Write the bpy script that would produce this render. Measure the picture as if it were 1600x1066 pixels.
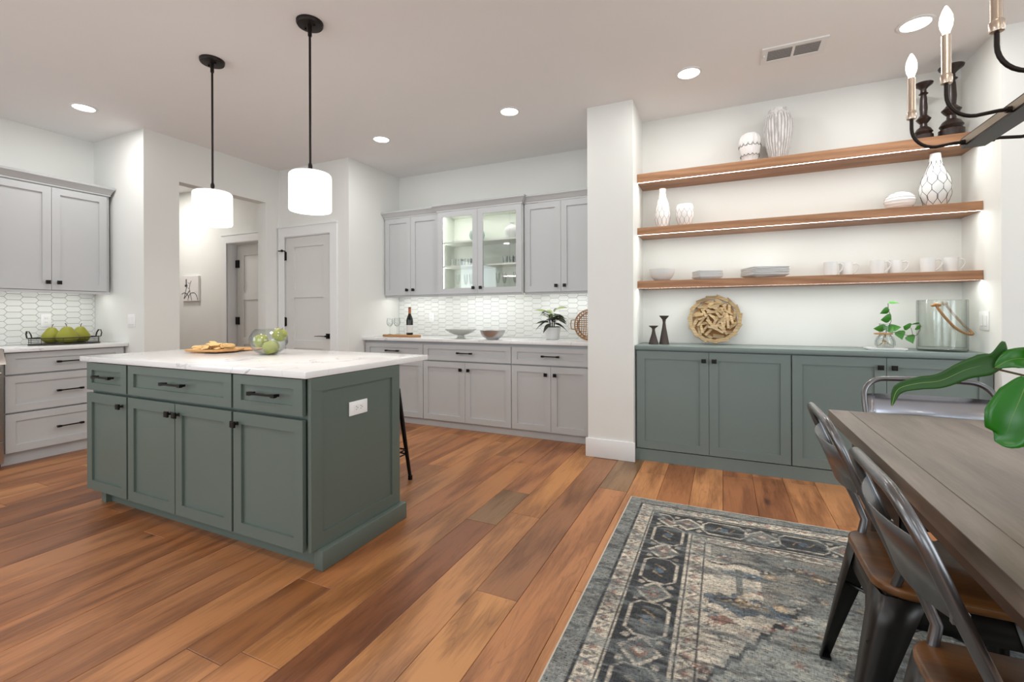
import bpy, bmesh, math, random
from mathutils import Vector, Matrix
random.seed(7)
PI = math.pi
SC = bpy.context.scene
COL = SC.collection
for o in list(bpy.data.objects):
    bpy.data.objects.remove(o)

# ---------------------------------------------------------------- camera
cam_d = bpy.data.cameras.new('camera'); cam = bpy.data.objects.new('camera', cam_d); COL.objects.link(cam)
YAW, ROLL = math.radians(24.943), math.radians(.19)
fw = Vector((-math.sin(YAW), math.cos(YAW), 0)); rt = Vector((math.cos(YAW), math.sin(YAW), 0)); up = Vector((0, 0, 1))
rx = rt * math.cos(ROLL) - up * math.sin(ROLL); ux = up * math.cos(ROLL) + rt * math.sin(ROLL)
cam.matrix_world = Matrix(((rx.x, ux.x, -fw.x, 0), (rx.y, ux.y, -fw.y, 0), (rx.z, ux.z, -fw.z, 1.174), (0, 0, 0, 1)))
cam_d.sensor_width = 36; cam_d.lens = 716 / 1600 * 36
cam_d.shift_x = 3 / 1600; cam_d.shift_y = -43 / 1600; cam_d.clip_start = .03
SC.camera = cam
# ---------------------------------------------------------------- light and exposure
W = bpy.data.worlds.new('world'); SC.world = W; W.use_nodes = True
W.node_tree.nodes['Background'].inputs[0].default_value = (.75, .86, 1, 1)
W.node_tree.nodes['Background'].inputs[1].default_value = 1.0
vs = SC.view_settings; vs.view_transform = 'Standard'; vs.look = 'None'; vs.gamma = 1; vs.use_curve_mapping = False
vs.exposure = 0.16
def area(name, loc, rot, sx, sy, power, color=(1, 1, 1), parent=None, spread=PI):
    l = bpy.data.lights.new(name, 'AREA'); l.shape = 'RECTANGLE'; l.size = sx; l.size_y = sy; l.energy = power; l.color = color; l.spread = spread
    o = bpy.data.objects.new(name, l); COL.objects.link(o); o.location = loc; o.rotation_euler = rot
    if parent: o.parent = parent; o.location = Vector(loc) - ORG.get(parent.name, Vector())
    return o
ORG = {}
# daylight through the windows behind the camera and on the right
area('daylight_front_a', (-3.0, -3.35, 1.5), (PI/2, 0, 0), 2.4, 1.9, 34, (.86, .955, 1))
area('daylight_front_b', (1.2, -3.35, 1.5), (PI/2, 0, 0), 2.4, 1.9, 34, (.86, .955, 1))
area('daylight_left', (-5.5, -1.5, 1.6), (PI/2, 0, -PI/2), 1.8, 1.6, 36, (.82, .94, 1))
area('daylight_right', (3.5, .6, 1.5), (PI/2, 0, PI/2), 2.4, 1.9, 44, (.88, .96, 1))

# ---------------------------------------------------------------- materials
def srgb(r, g, b):
    f = lambda c: ((c/255)/12.92 if c/255 <= .04045 else ((c/255+.055)/1.055)**2.4)
    return (f(r), f(g), f(b), 1)
class NT:
    def __init__(s, name):
        s.m = bpy.data.materials.new(name); s.m.use_nodes = True; s.t = s.m.node_tree; s.b = s.t.nodes['Principled BSDF']
    def n(s, typ, **k):
        nd = s.t.nodes.new(typ)
        for a, v in k.items():
            if a.startswith('i_'):
                key = a[2:]; key = int(key) if key.isdigit() else key.replace('_', ' ')
                nd.inputs[key].default_value = v
            else: setattr(nd, a, v)
        return nd
    def l(s, a, b): s.t.links.new(a, b)
    def math(s, op, a, b=None, c=None):
        nd = s.n('ShaderNodeMath', operation=op)
        for i, v in enumerate((a, b, c)):
            if v is None: continue
            if isinstance(v, (int, float)): nd.inputs[i].default_value = v
            else: s.l(v, nd.inputs[i])
        return nd.outputs[0]
    def ramp(s, fac, stops, interp='LINEAR'):
        nd = s.n('ShaderNodeValToRGB'); nd.color_ramp.interpolation = interp
        el = nd.color_ramp.elements
        while len(el) < len(stops): el.new(.5)
        for e, (p, c) in zip(el, stops): e.position = p; e.color = c if len(c) == 4 else (*c, 1)
        s.l(fac, nd.inputs[0]); return nd.outputs[0]
    def mix(s, fac, a, b, mode='MIX'):
        nd = s.n('ShaderNodeMix', data_type='RGBA', blend_type=mode)
        for sock, v in ((nd.inputs[0], fac), (nd.inputs[6], a), (nd.inputs[7], b)):
            if isinstance(v, (int, float)): sock.default_value = v
            elif isinstance(v, tuple): sock.default_value = v
            else: s.l(v, sock)
        return nd.outputs[2]
    def coord(s, kind='Object', scale=(1, 1, 1), loc=(0, 0, 0)):
        tc = s.n('ShaderNodeTexCoord'); mp = s.n('ShaderNodeMapping'); mp.inputs['Scale'].default_value = scale; mp.inputs['Location'].default_value = loc
        s.l(tc.outputs[kind], mp.inputs[0]); return mp.outputs[0]
    def noise(s, vec, scale=5, detail=3, rough=.5, dist=0):
        nd = s.n('ShaderNodeTexNoise'); nd.inputs['Scale'].default_value = scale; nd.inputs['Detail'].default_value = detail
        nd.inputs['Roughness'].default_value = rough; nd.inputs['Distortion'].default_value = dist
        s.l(vec, nd.inputs['Vector']); return nd.outputs[0]
    def bump(s, h, strength=.2, dist=.002):
        nd = s.n('ShaderNodeBump'); nd.inputs['Strength'].default_value = strength; nd.inputs['Distance'].default_value = dist
        s.l(h, nd.inputs['Height']); s.l(nd.outputs[0], s.b.inputs['Normal'])
def plain(name, col, rough=.5, metal=0, bump=0, bscale=200, var=.03, **kw):
    m = NT(name); v = m.coord('Object')
    nz = m.noise(v, 6, 3)
    c2 = tuple(min(1, c*(1-var)) for c in col[:3]) + (1,); c1 = tuple(min(1, c*(1+var)) for c in col[:3]) + (1,)
    m.l(m.mix(nz, c2, c1), m.b.inputs['Base Color'])
    m.b.inputs['Roughness'].default_value = rough; m.b.inputs['Metallic'].default_value = metal
    for k, x in kw.items(): m.b.inputs[k.replace('_', ' ')].default_value = x
    if bump: m.bump(m.noise(v, bscale, 2), bump, .001)
    return m.m
def emit(name, col, st):
    m = NT(name); m.b.inputs['Base Color'].default_value = col; m.b.inputs['Emission Color'].default_value = col; m.b.inputs['Emission Strength'].default_value = st
    return m.m
def wood(name, c1, c2, axis='Y', rough=.45, scale=1, grain=.25, ocolor=False, knots=False):
    m = NT(name); s = {'X': (.09, 1, 1), 'Y': (1, .09, 1), 'Z': (1, 1, .09)}[axis]
    oi = m.n('ShaderNodeObjectInfo'); tc = m.n('ShaderNodeTexCoord'); 
    off = m.n('ShaderNodeVectorMath', operation='MULTIPLY_ADD'); cmb = m.n('ShaderNodeCombineXYZ')
    for i in range(3): m.l(m.math('MULTIPLY', oi.outputs['Random'], 7.3+i*5), cmb.inputs[i])
    m.l(tc.outputs['Object'], off.inputs[0]); off.inputs[1].default_value = s; m.l(cmb.outputs[0], off.inputs[2]); v = off.outputs[0]
    big = m.noise(v, 9*scale, 3, .55, .6); fine = m.noise(v, 85*scale, 4, .65, .3); 
    wv = m.n('ShaderNodeTexWave', wave_type='RINGS', rings_direction='Y' if axis != 'Y' else 'X'); wv.inputs['Scale'].default_value = 5*scale; wv.inputs['Distortion'].default_value = 9; wv.inputs['Detail'].default_value = 3; wv.inputs['Detail Scale'].default_value = 1.2
    m.l(v, wv.inputs[0])
    f = m.math('ADD', m.math('MULTIPLY', big, .4 if knots else .5), m.math('ADD', m.math('MULTIPLY', fine, .55 if knots else .35), m.math('MULTIPLY', wv.outputs[0], .26 if knots else .2)))
    col = m.ramp(f, [(.38, c2), (.72, c1)] if knots else [(.3, c2), (.75, c1)])
    if ocolor: col = m.mix(1.0, col, oi.outputs['Color'], 'MULTIPLY')
    if knots:
        vo = m.n('ShaderNodeTexVoronoi'); vo.inputs['Scale'].default_value = 1.0; sc = m.n('ShaderNodeVectorMath', operation='MULTIPLY'); sc.inputs[1].default_value = (6.0, 22.0, 1)
        nzz = m.n('ShaderNodeVectorMath', operation='ADD'); cb = m.n('ShaderNodeCombineXYZ'); m.l(m.math('MULTIPLY', m.noise(v, 30, 2), .03), cb.inputs[0]); m.l(v, nzz.inputs[0]); m.l(cb.outputs[0], nzz.inputs[1])
        m.l(nzz.outputs[0], sc.inputs[0]); m.l(sc.outputs[0], vo.inputs['Vector']); sep = m.n('ShaderNodeSeparateColor'); m.l(vo.outputs['Color'], sep.inputs[0])
        kn = m.math('MULTIPLY', m.math('GREATER_THAN', sep.outputs[0], .74), m.ramp(vo.outputs['Distance'], [(.03, (1, 1, 1)), (.16, (0, 0, 0))]))
        col = m.mix(m.math('MULTIPLY', kn, .85), col, srgb(52, 34, 24))
        rg = m.math('MULTIPLY', m.math('ABSOLUTE', m.math('SUBTRACT', m.noise(v, 7, 2, .5, 1.6), .5)), 1); 
        col = m.mix(m.ramp(rg, [(.0, (.30, .30, .30)), (.012, (0, 0, 0))]), col, srgb(96, 62, 42))
    m.l(col, m.b.inputs['Base Color']); m.b.inputs['Roughness'].default_value = rough
    m.bump(fine, grain, .0008)
    return m.m
M = {}
M['wall'] = plain('wall_paint', srgb(229, 229, 225), .85, bump=.05, bscale=300, var=.01)
M['ceil'] = plain('ceiling_paint', srgb(238, 237, 237), .9, bump=.05, bscale=200, var=.01)
M['trim'] = plain('trim_paint', srgb(232, 232, 232), .45, var=.01)
M['grey'] = plain('grey_cabinet_paint', srgb(193, 194, 195), .4, var=.012)
M['door'] = plain('door_paint', srgb(216, 215, 212), .45, var=.01)
M['sage'] = plain('sage_green_paint', srgb(93, 105, 98), .38, var=.015)
M['niche'] = plain('muted_green_paint', srgb(116, 129, 126), .36, var=.015)
M['black'] = plain('black_metal', srgb(26, 24, 23), .38, .6, var=.1)
M['bronze'] = plain('dark_bronze', srgb(40, 33, 30), .4, .7, var=.1)
M['iron'] = plain('tray_iron', srgb(70, 66, 62), .5, .8, var=.1)
M['plate'] = plain('outlet_plastic', srgb(240, 240, 240), .35, var=.005)
M['slot'] = plain('outlet_slot', srgb(60, 60, 60), .6)
M['subfloor'] = plain('subfloor', srgb(45, 28, 18), .9)
M['grout'] = plain('grey_grout', srgb(118, 116, 112), .9, var=.04)
M['tile'] = plain('white_tile_glaze', srgb(228, 230, 226), .16, var=.01)
M['ceramic'] = plain('white_ceramic', srgb(220, 220, 219), .35, var=.01)
M['matte'] = plain('matte_white_ceramic', srgb(232, 228, 226), .75, var=.02, bump=.1)
M['greylines'] = plain('grey_glaze_line', srgb(120, 116, 114), .8)
M['softline'] = plain('soft_grey_relief', srgb(168, 162, 158), .8)
M['sagevase'] = plain('pale_green_vase', srgb(150, 168, 160), .4, var=.05)
M['nickel'] = plain('brushed_nickel', srgb(205, 190, 175), .28, 1, var=.04)
M['steel'] = plain('stainless_steel', srgb(190, 185, 180), .3, 1, var=.05)
M['silver'] = plain('polished_silver', srgb(196, 196, 196), .34, .85, bump=.3, bscale=60)
M['pewter'] = plain('frosted_grey_glass', srgb(190, 192, 186), .25, .3, var=.06)
M['espresso'] = plain('espresso_wood', srgb(42, 28, 24), .35, var=.2)
M['darkclay'] = plain('dark_brown_clay', srgb(66, 55, 50), .7, var=.12)
M['soil'] = plain('moss', srgb(70, 92, 30), .95, bump=.8, bscale=120, var=.5)
M['leaf'] = plain('leaf_green', srgb(34, 80, 10), .5, var=.4)
M['pothos'] = plain('pothos_leaf', srgb(62, 132, 38), .4, var=.25)
M['midrib'] = plain('leaf_midrib', srgb(110, 140, 60), .4, var=.1)
M['leafg'] = plain('glossy_leaf_green', srgb(30, 108, 8), .28, var=.5)
M['leafd'] = plain('dark_leaf', srgb(44, 48, 32), .45, var=.4)
M['leafl'] = plain('lime_leaf', srgb(140, 160, 80), .45, var=.3)
M['stem'] = plain('plant_stem', srgb(92, 80, 52), .6, var=.2)
M['root'] = plain('plant_root', srgb(176, 150, 106), .8, var=.2)
M['pear'] = plain('pear_skin', srgb(142, 142, 34), .42, var=.12)
M['apple'] = plain('apple_skin', srgb(150, 154, 72), .36, var=.12)
M['cracker'] = plain('cracker', srgb(216, 180, 124), .85, var=.2, bump=.6, bscale=90)
M['rope'] = plain('rope_fibre', srgb(160, 122, 82), .9, var=.3, bump=.8, bscale=180)
M['rattan'] = plain('rattan', srgb(158, 112, 62), .6, var=.3)
M['bottle'] = plain('bottle_glass', srgb(14, 18, 12), .12, var=.1)
M['label'] = plain('paper_label', srgb(214, 212, 208), .7)
M['foil'] = plain('copper_foil', srgb(160, 96, 62), .4, .5)
M['strip'] = emit('led_strip', (1, .98, .94, 1), 9)
M['lens'] = emit('downlight_lens', (1, .99, .97, 1), 6)
M['bulb'] = emit('bulb_glow', (1, .86, .66, 1), 6)
def opal():
    m = NT('opal_glass'); m.b.inputs['Base Color'].default_value = (.95, .93, .9, 1); m.b.inputs['Roughness'].default_value = .25
    m.b.inputs['Emission Color'].default_value = (1, .93, .86, 1); m.b.inputs['Emission Strength'].default_value = .95
    return m.m
M['opal'] = opal()
def glass(name, col, rough=.02, alpha=.12):
    m = NT(name); tr = m.n('ShaderNodeBsdfTransparent'); tr.inputs[0].default_value = col
    gl = m.n('ShaderNodeBsdfGlossy'); gl.inputs['Roughness'].default_value = rough
    fr = m.n('ShaderNodeLayerWeight'); fr.inputs[0].default_value = .5
    m.l(m.mix(m.math('POWER', fr.outputs[1], 2.5), col, tuple(c*(.55 if i < 3 else 1) for i, c in enumerate(col))), tr.inputs[0])
    mx = m.n('ShaderNodeMixShader'); m.l(m.math('ADD', m.math('MULTIPLY', m.math('POWER', fr.outputs[1], 4.0), .55), .045+alpha*.03), mx.inputs[0]); m.l(tr.outputs[0], mx.inputs[1]); m.l(gl.outputs[0], mx.inputs[2])
    m.l(mx.outputs[0], m.t.nodes['Material Output'].inputs[0]); return m.m
M['pane'] = glass('window_pane_glass', (.985, .99, .985, 1))
M['glass'] = glass('clear_glass', (.965, .98, .975, 1), .02, .5)
M['jar'] = glass('green_tinted_glass', (.968, .985, .972, 1), .08, .8)
M['oak'] = wood('oak_shelf_wood', srgb(178, 132, 96), srgb(132, 90, 60), 'X', .5, 1.6)
M['floor'] = wood('floor_plank_wood', srgb(255, 254, 252), srgb(186, 176, 166), 'Y', .38, 1, .12, True, knots=True)
M['table'] = wood('grey_washed_wood', srgb(134, 118, 105), srgb(80, 66, 56), 'Y', .33, 1.3, .2)
M['darkwood'] = wood('dark_table_wood', srgb(92, 66, 48), srgb(50, 34, 24), 'Y', .55)
M['seat'] = wood('seat_wood', srgb(126, 82, 42), srgb(66, 40, 20), 'X', .3, 1.5)
M['board'] = wood('acacia_board', srgb(196, 146, 92), srgb(140, 90, 48), 'X', .5, 2)
M['bamboo'] = wood('bamboo_board', srgb(214, 168, 112), srgb(188, 138, 84), 'X', .5, 2)
M['driftwood'] = wood('driftwood', srgb(206, 182, 142), srgb(158, 128, 92), 'X', .8, 3, .3, True)
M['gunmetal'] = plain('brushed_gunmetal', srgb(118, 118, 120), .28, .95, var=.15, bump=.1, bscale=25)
M['lit_gunmetal'] = plain('gunmetal_with_reflection', srgb(158, 160, 168), .25, .95, var=.12, bump=.1, bscale=25)  # gunmetal made lighter: reflection of the niche lights put into its colour
M['darkmetal'] = plain('dark_brushed_metal', srgb(66, 65, 64), .36, .9, var=.2, bump=.1, bscale=25)
def quartz():
    m = NT('white_quartz'); v = m.coord('Object')
    nz = m.noise(v, 1.6, 4, .55, 2.2); ln = m.math('ABSOLUTE', m.math('SUBTRACT', nz, .5))
    vein = m.math('MULTIPLY', m.ramp(ln, [(0, (1, 1, 1)), (.012, (0, 0, 0))]), m.ramp(m.noise(v, 2.3, 2), [(.45, (0, 0, 0)), (.62, (1, 1, 1))]))
    m.l(m.mix(m.math('MULTIPLY', vein, .8), srgb(232, 231, 231), srgb(160, 160, 164)), m.b.inputs['Base Color'])
    m.b.inputs['Roughness'].default_value = .13; return m.m
M['quartz'] = quartz()

# ---------------------------------------------------------------- helpers
def tag(o, label=None, cat=None, group=None, kind=None):
    if label: o['label'] = label
    if cat: o['category'] = cat
    if group: o['group'] = group
    if kind: o['kind'] = kind
    return o
def thing(name, label, cat, loc=(0, 0, 0), group=None):
    o = bpy.data.objects.new(name, None); COL.objects.link(o); o.location = loc; o.empty_display_size = .05
    ORG[o.name] = Vector(loc); return tag(o, label, cat, group)
class MB:
    def __init__(s): s.bm = bmesh.new()
    def box(s, x0, x1, y0, y1, z0, z1):
        v = [s.bm.verts.new((x, y, z)) for z in (z0, z1) for y in (y0, y1) for x in (x0, x1)]
        for q in ((0, 2, 3, 1), (4, 5, 7, 6), (0, 1, 5, 4), (2, 6, 7, 3), (0, 4, 6, 2), (1, 3, 7, 5)): s.bm.faces.new([v[i] for i in q])
        return s
    def rings(s, rings, closed=True, cap=True, loop=False):
        vr = [[s.bm.verts.new(p) for p in r] for r in rings]; n = len(vr[0])
        pairs = list(zip(vr, vr[1:])) + ([(vr[-1], vr[0])] if loop else [])
        for a, b in pairs:
            for i in range(n if closed else n-1):
                j = (i+1) % n
                s.bm.faces.new((a[i], a[j], b[j], b[i]))
        if cap and not loop:
            for r, rev in ((vr[0], True), (vr[-1], False)):
                try: s.bm.faces.new(r[::-1] if rev else r)
                except ValueError: pass
        return s
    def tube(s, pts, r, n=8, loop=False, cap=True, flat=1.0):
        pts = [Vector(p) for p in pts]; k = len(pts); out = []
        nrm = None
        for i, p in enumerate(pts):
            a = pts[i-1] if (i or loop) else p; b = pts[(i+1) % k] if (i < k-1 or loop) else p
            t = (b-a).normalized()
            if nrm is None:
                nrm = t.orthogonal().normalized() if abs(t.z) > .9 else t.cross(Vector((0, 0, 1))).normalized()
            nrm = (nrm - t*nrm.dot(t)).normalized(); bn = t.cross(nrm)
            rr = r[i] if isinstance(r, (list, tuple)) else r
            out.append([p + (nrm*math.cos(2*PI*j/n) + bn*math.sin(2*PI*j/n)*flat)*rr for j in range(n)])
        return s.rings(out, cap=cap, loop=loop)
    def lathe(s, prof, c=(0, 0, 0), n=24, cap=True, fn=None):
        rs = []
        for r, z in prof:
            r = max(r, 1e-4)
            rs.append([Vector((c[0]+r*(fn(2*PI*j/n, z) if fn else 1)*math.cos(2*PI*j/n), c[1]+r*(fn(2*PI*j/n, z) if fn else 1)*math.sin(2*PI*j/n), c[2]+z)) for j in range(n)])
        return s.rings(rs, cap=cap)
    def prism(s, poly, z0, z1):
        return s.rings([[Vector((x, y, z0)) for x, y in poly], [Vector((x, y, z1)) for x, y in poly]])
    def ball(s, c, r, sz=1, n=12):
        return s.lathe([(r*math.sin(PI*i/8), -r*sz*math.cos(PI*i/8)) for i in range(9)], c, n)
    def leaf(s, base, d, L, Wd, droop=.3, heart=False, twist=0, n=9):
        d = Vector(d).normalized(); side = d.cross(Vector((0, 0, 1)));
        side = side.normalized() if side.length > .05 else Vector((1, 0, 0))
        side = Matrix.Rotation(twist, 3, d) @ side; nn = side.cross(d)
        rows = []; p = Vector(base)
        for i in range(n+1):
            t = i/n
            w = Wd*(math.sin(PI*min(1, t*1.0)**(.55 if heart else .85)) if 0 < t < 1 else .02)
            q = Vector(base) + d*L*t - Vector((0, 0, 1))*droop*L*t*t
            rows.append([q - side*w + nn*w*.22, q - side*w*.5 + nn*w*.06, q, q + side*w*.5 + nn*w*.06, q + side*w + nn*w*.22])
        s.rings(rows, closed=False, cap=False); return s
    def xf(s, mat): bmesh.ops.transform(s.bm, matrix=mat, verts=s.bm.verts); return s
    def bevel(s, w, seg=2, ang=.6):
        bmesh.ops.remove_doubles(s.bm, verts=s.bm.verts, dist=1e-6)
        s.bm.normal_update()
        e = [e for e in s.bm.edges if len(e.link_faces) == 2 and e.calc_face_angle(0) > ang]
        bmesh.ops.bevel(s.bm, geom=e, offset=w, segments=seg, affect='EDGES', profile=.5); return s
    def build(s, name, mat, parent=None, sharp=.7, local=False, solid=0):
        bmesh.ops.recalc_face_normals(s.bm, faces=s.bm.faces)
        for f in s.bm.faces: f.smooth = True
        for e in s.bm.edges:
            e.smooth = not (len(e.link_faces) == 2 and e.calc_face_angle(0) > sharp)
        if parent and not local:
            off = ORG.get(parent.name, Vector())
            if off.length: bmesh.ops.translate(s.bm, verts=s.bm.verts, vec=-off)
        me = bpy.data.meshes.new(name); s.bm.to_mesh(me); s.bm.free()
        me.materials.append(M[mat] if isinstance(mat, str) else mat)
        o = bpy.data.objects.new(name, me); COL.objects.link(o)
        if parent: o.parent = parent; ORG[o.name] = ORG.get(parent.name, Vector())
        if solid:
            md = o.modifiers.new('thickness', 'SOLIDIFY'); md.thickness = solid; md.offset = 0
        return o
def struct(name, mb, mat):
    o = mb.build(name, mat); o['kind'] = 'structure'; return o
def top(mb, name, mat, label, cat, group=None, **k):        # a thing that is one mesh, origin moved to its base
    bm = mb.bm; xs = [v.co for v in bm.verts]
    c = Vector(((min(v.x for v in xs)+max(v.x for v in xs))/2, (min(v.y for v in xs)+max(v.y for v in xs))/2, min(v.z for v in xs)))
    bmesh.ops.translate(bm, verts=bm.verts, vec=-c); o = mb.build(name, mat, **k); o.location = c; ORG[o.name] = c
    return tag(o, label, cat, group)
def children(o): return [c for c in bpy.data.objects if c.parent == o]
def dup(o, loc, label=None, group=None, rot=None, scale=None, parent=None):
    c = o.copy(); COL.objects.link(c)
    if parent: c.parent = parent
    else:
        c.location = loc
        if label: c['label'] = label
        if group: c['group'] = group
        if rot is not None: c.rotation_euler = rot
        if scale: c.scale = (scale,)*3 if isinstance(scale, (int, float)) else scale
    for ch in children(o): dup(ch, None, parent=c)
    return c
def rrect(x0, x1, y0, y1, r, n=6):
    p = []
    for cx, cy, a in ((x1-r, y1-r, 0), (x0+r, y1-r, PI/2), (x0+r, y0+r, PI), (x1-r, y0+r, 1.5*PI)):
        for i in range(n+1): p.append((cx+r*math.cos(a+PI/2*i/n), cy+r*math.sin(a+PI/2*i/n)))
    return p

# ---------------------------------------------------------------- room shell
H = 2.863
def wall(name, *boxes, mat='wall'):
    m = MB()
    for b in boxes: m.box(*b)
    return struct(name, m, mat)
struct('ceiling', MB().box(-9, 3.75, -3.6, 4.8, H, H+.12), 'ceil')
wall('wall_left', (-5.75, -5.6, -3.5, -2.4, 0, H), (-5.75, -5.6, -.6, 2.36, 0, H), (-5.75, -5.6, -2.4, -.6, 0, .8), (-5.75, -5.6, -2.4, -.6, 2.4, H))
wall('wall_return', (-8.8, -4.747, 2.36, 2.659, 0, H))
wall('wall_opening', (-4.88, -4.747, 2.659, 3.58, 2.454, H), (-4.88, -4.747, 3.58, 3.865, 0, H))
wall('wall_hall_far', (-8.8, -5.87, 3.865, 4.0, 0, H), (-5.87, -5.1, 3.865, 4.0, 2.1, H), (-5.1, -4.747, 3.865, 4.0, 0, H))
wall('wall_hall_end', (-8.95, -8.8, 2.3, 4.1, 0, H))
wall('wall_pantry', (-4.747, -4.64, 3.746, 3.865, 0, H), (-4.64, -3.905, 3.746, 3.865, 2.072, H), (-3.905, -3.656, 3.746, 3.865, 0, H), (-3.776, -3.656, 3.865, 4.72, 0, H))
wall('wall_back', (-3.776, -1.0, 4.595, 4.72, 0, H))
wall('wall_column', (-1.012, -.644, 3.693, 4.72, 0, H))
wall('wall_niche_back', (-.7, 1.55, 4.179, 4.3, 0, H))
wall('wall_niche_right', (1.492, 3.7, 3.679, 4.3, 0, H))
wall('wall_right', (3.6, 3.75, 1.8, 3.7, 0, H), (3.6, 3.75, -3.5, -.6, 0, H), (3.6, 3.75, -.6, 1.8, 0, .5), (3.6, 3.75, -.6, 1.8, 2.45, H))
wall('wall_front', (-5.75, -4.2, -3.6, -3.45, 0, H), (-1.8, 0, -3.6, -3.45, 0, H), (2.4, 3.7, -3.6, -3.45, 0, H),
     (-4.2, -1.8, -3.6, -3.45, 0, .5), (0, 2.4, -3.6, -3.45, 0, .5), (-4.2, -1.8, -3.6, -3.45, 2.45, H), (0, 2.4, -3.6, -3.45, 2.45, H))
def win(n, ax, p, u0, u1, z0, z1):
    m = MB(); g = MB()
    def b(mm, a0, a1, c0, c1, t0, t1):
        mm.box(p+t0, p+t1, a0, a1, c0, c1) if ax == 'x' else mm.box(a0, a1, p+t0, p+t1, c0, c1)
    for a in ((u0, u0+.06, z0, z1), (u1-.06, u1, z0, z1), (u0+.06, u1-.06, z0, z0+.06), (u0+.06, u1-.06, z1-.06, z1), ((u0+u1)/2-.03, (u0+u1)/2+.03, z0+.06, z1-.06)): b(m, *a, -.04, .04)
    w = struct(n, m, 'trim'); b(g, u0+.05, u1-.05, z0+.05, z1-.05, -.005, .005); g.build('pane', 'pane', w)
win('window_1', 'y', -3.53, -4.2, -1.8, .5, 2.45); win('window_2', 'y', -3.53, 0, 2.4, .5, 2.45)
win('window_3', 'x', 3.68, -.6, 1.8, .5, 2.45); win('window_4', 'x', -5.68, -2.4, -.6, .8, 2.4)
# baseboards
bb = .152
def base(name, *bx):
    m = MB()
    for b in bx: m.box(*b, 0, bb)
    m.bevel(.004, 2); struct(name, m, 'trim')
base('baseboard_column', (-1.03, -.632, 3.677, 3.695))
base('baseboard_right', (1.492, 3.6, 3.661, 3.68))
base('baseboard_pantry', (-4.745, -4.742, 3.73, 3.748), (-3.82, -3.64, 3.73, 3.748), (-3.657, -3.64, 3.748, 3.97))
base('baseboard_return', (-5.0, -4.747, 2.344, 2.361), (-4.747, -4.731, 2.344, 2.659), (-4.747, -4.731, 3.58, 3.728))
base('baseboard_hall', (-8.8, -5.96, 3.848, 3.866))

# floor: each plank a part
fl = struct('floor', MB().box(-9, 3.7, -3.5, 4.8, -.06, -.012), 'subfloor')
TONES = [(180, 132, 94), (172, 122, 86), (166, 116, 80), (188, 140, 100), (154, 106, 74), (176, 128, 94), (168, 118, 82), (182, 136, 98), (146, 100, 70)]
def plank(x0, y0, y1, tone):
    m = MB(); g = .0009; x1 = x0+.19
    a = [(x0+g, y0+g), (x1-g, y0+g), (x1-g, y1-g), (x0+g, y1-g)]; c = .0016
    b = [(x0+g+c, y0+g+c), (x1-g-c, y0+g+c), (x1-g-c, y1-g-c), (x0+g+c, y1-g-c)]
    m.rings([[(*p, -.0122) for p in a], [(*p, -.0014) for p in a], [(*p, 0) for p in b]])
    o = m.build('plank', 'floor', fl, sharp=.2); o.color = srgb(*[c*q for c, q in zip(tone, (1.04, .975, .89) if x0 > -.8 else (1.0, .92, .805))]); return o
known = {0: [(3.66, 1), (3.048, 5, (148, 112, 78))], -1: [], }
row_cuts = {  # row index k: planks between x=-.575-.19(k+1) .. -.575-.19k ; (cut Y values), tones
    0: ([-.4, 3.048, 4.7], [(178, 128, 90), (140, 116, 90)]),
    1: ([-.7, 1.704, 3.66, 4.7], [(196, 150, 106), (152, 112, 84), (146, 98, 66)]),
    2: ([-1.1, 2.45, 4.2], [(188, 142, 102), (192, 144, 98)]),
    3: ([-2.3, .2, 2.27, 2.75, 4.3], [(172, 122, 86), (140, 94, 66), (140, 114, 88), (172, 124, 90)]),
    4: ([-1.5, 1.05, 3.3, 4.4], [(184, 134, 94), (178, 130, 88), (168, 120, 86)]),
    5: ([-2.2, .98, 1.45, 3.4, 4.5], [(180, 132, 92), (148, 102, 66), (170, 120, 82), (174, 128, 90)]),
}
for k in range(-21, 44):
    x0 = -.575-.19*(k+1)
    if x0 < -8.7: break
    lo, hi = (2.6, 3.9) if x0 < -5.65 else (-1.2, 4.62)
    if x0 > 1.4: hi = 3.7
    if k in row_cuts:
        cuts, tn = row_cuts[k]
        for (a, b), t in zip(zip(cuts, cuts[1:]), tn): plank(x0, max(a, -1.2), b, t)
        continue
    y = lo - random.random()*1.2; y0 = lo
    while y0 < hi:
        y += random.choice((1.2, 1.6, 1.9, 2.1)); y1 = min(y, hi)
        if hi-y1 < .15: y1 = hi
        if y1 > y0+.05: plank(x0, y0, y1, random.choice(TONES)); y0 = y1
# planks behind the camera: too far out of view to tell apart
m = MB()
for k in range(-21, 27):
    x0 = -.575-.19*(k+1); m.box(x0+.001, x0+.189, -3.44, -1.205, -.012, 0)
o = m.build('plank_run', 'floor', fl); o['kind'] = 'stuff'; o.color = srgb(156, 104, 66)

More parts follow.
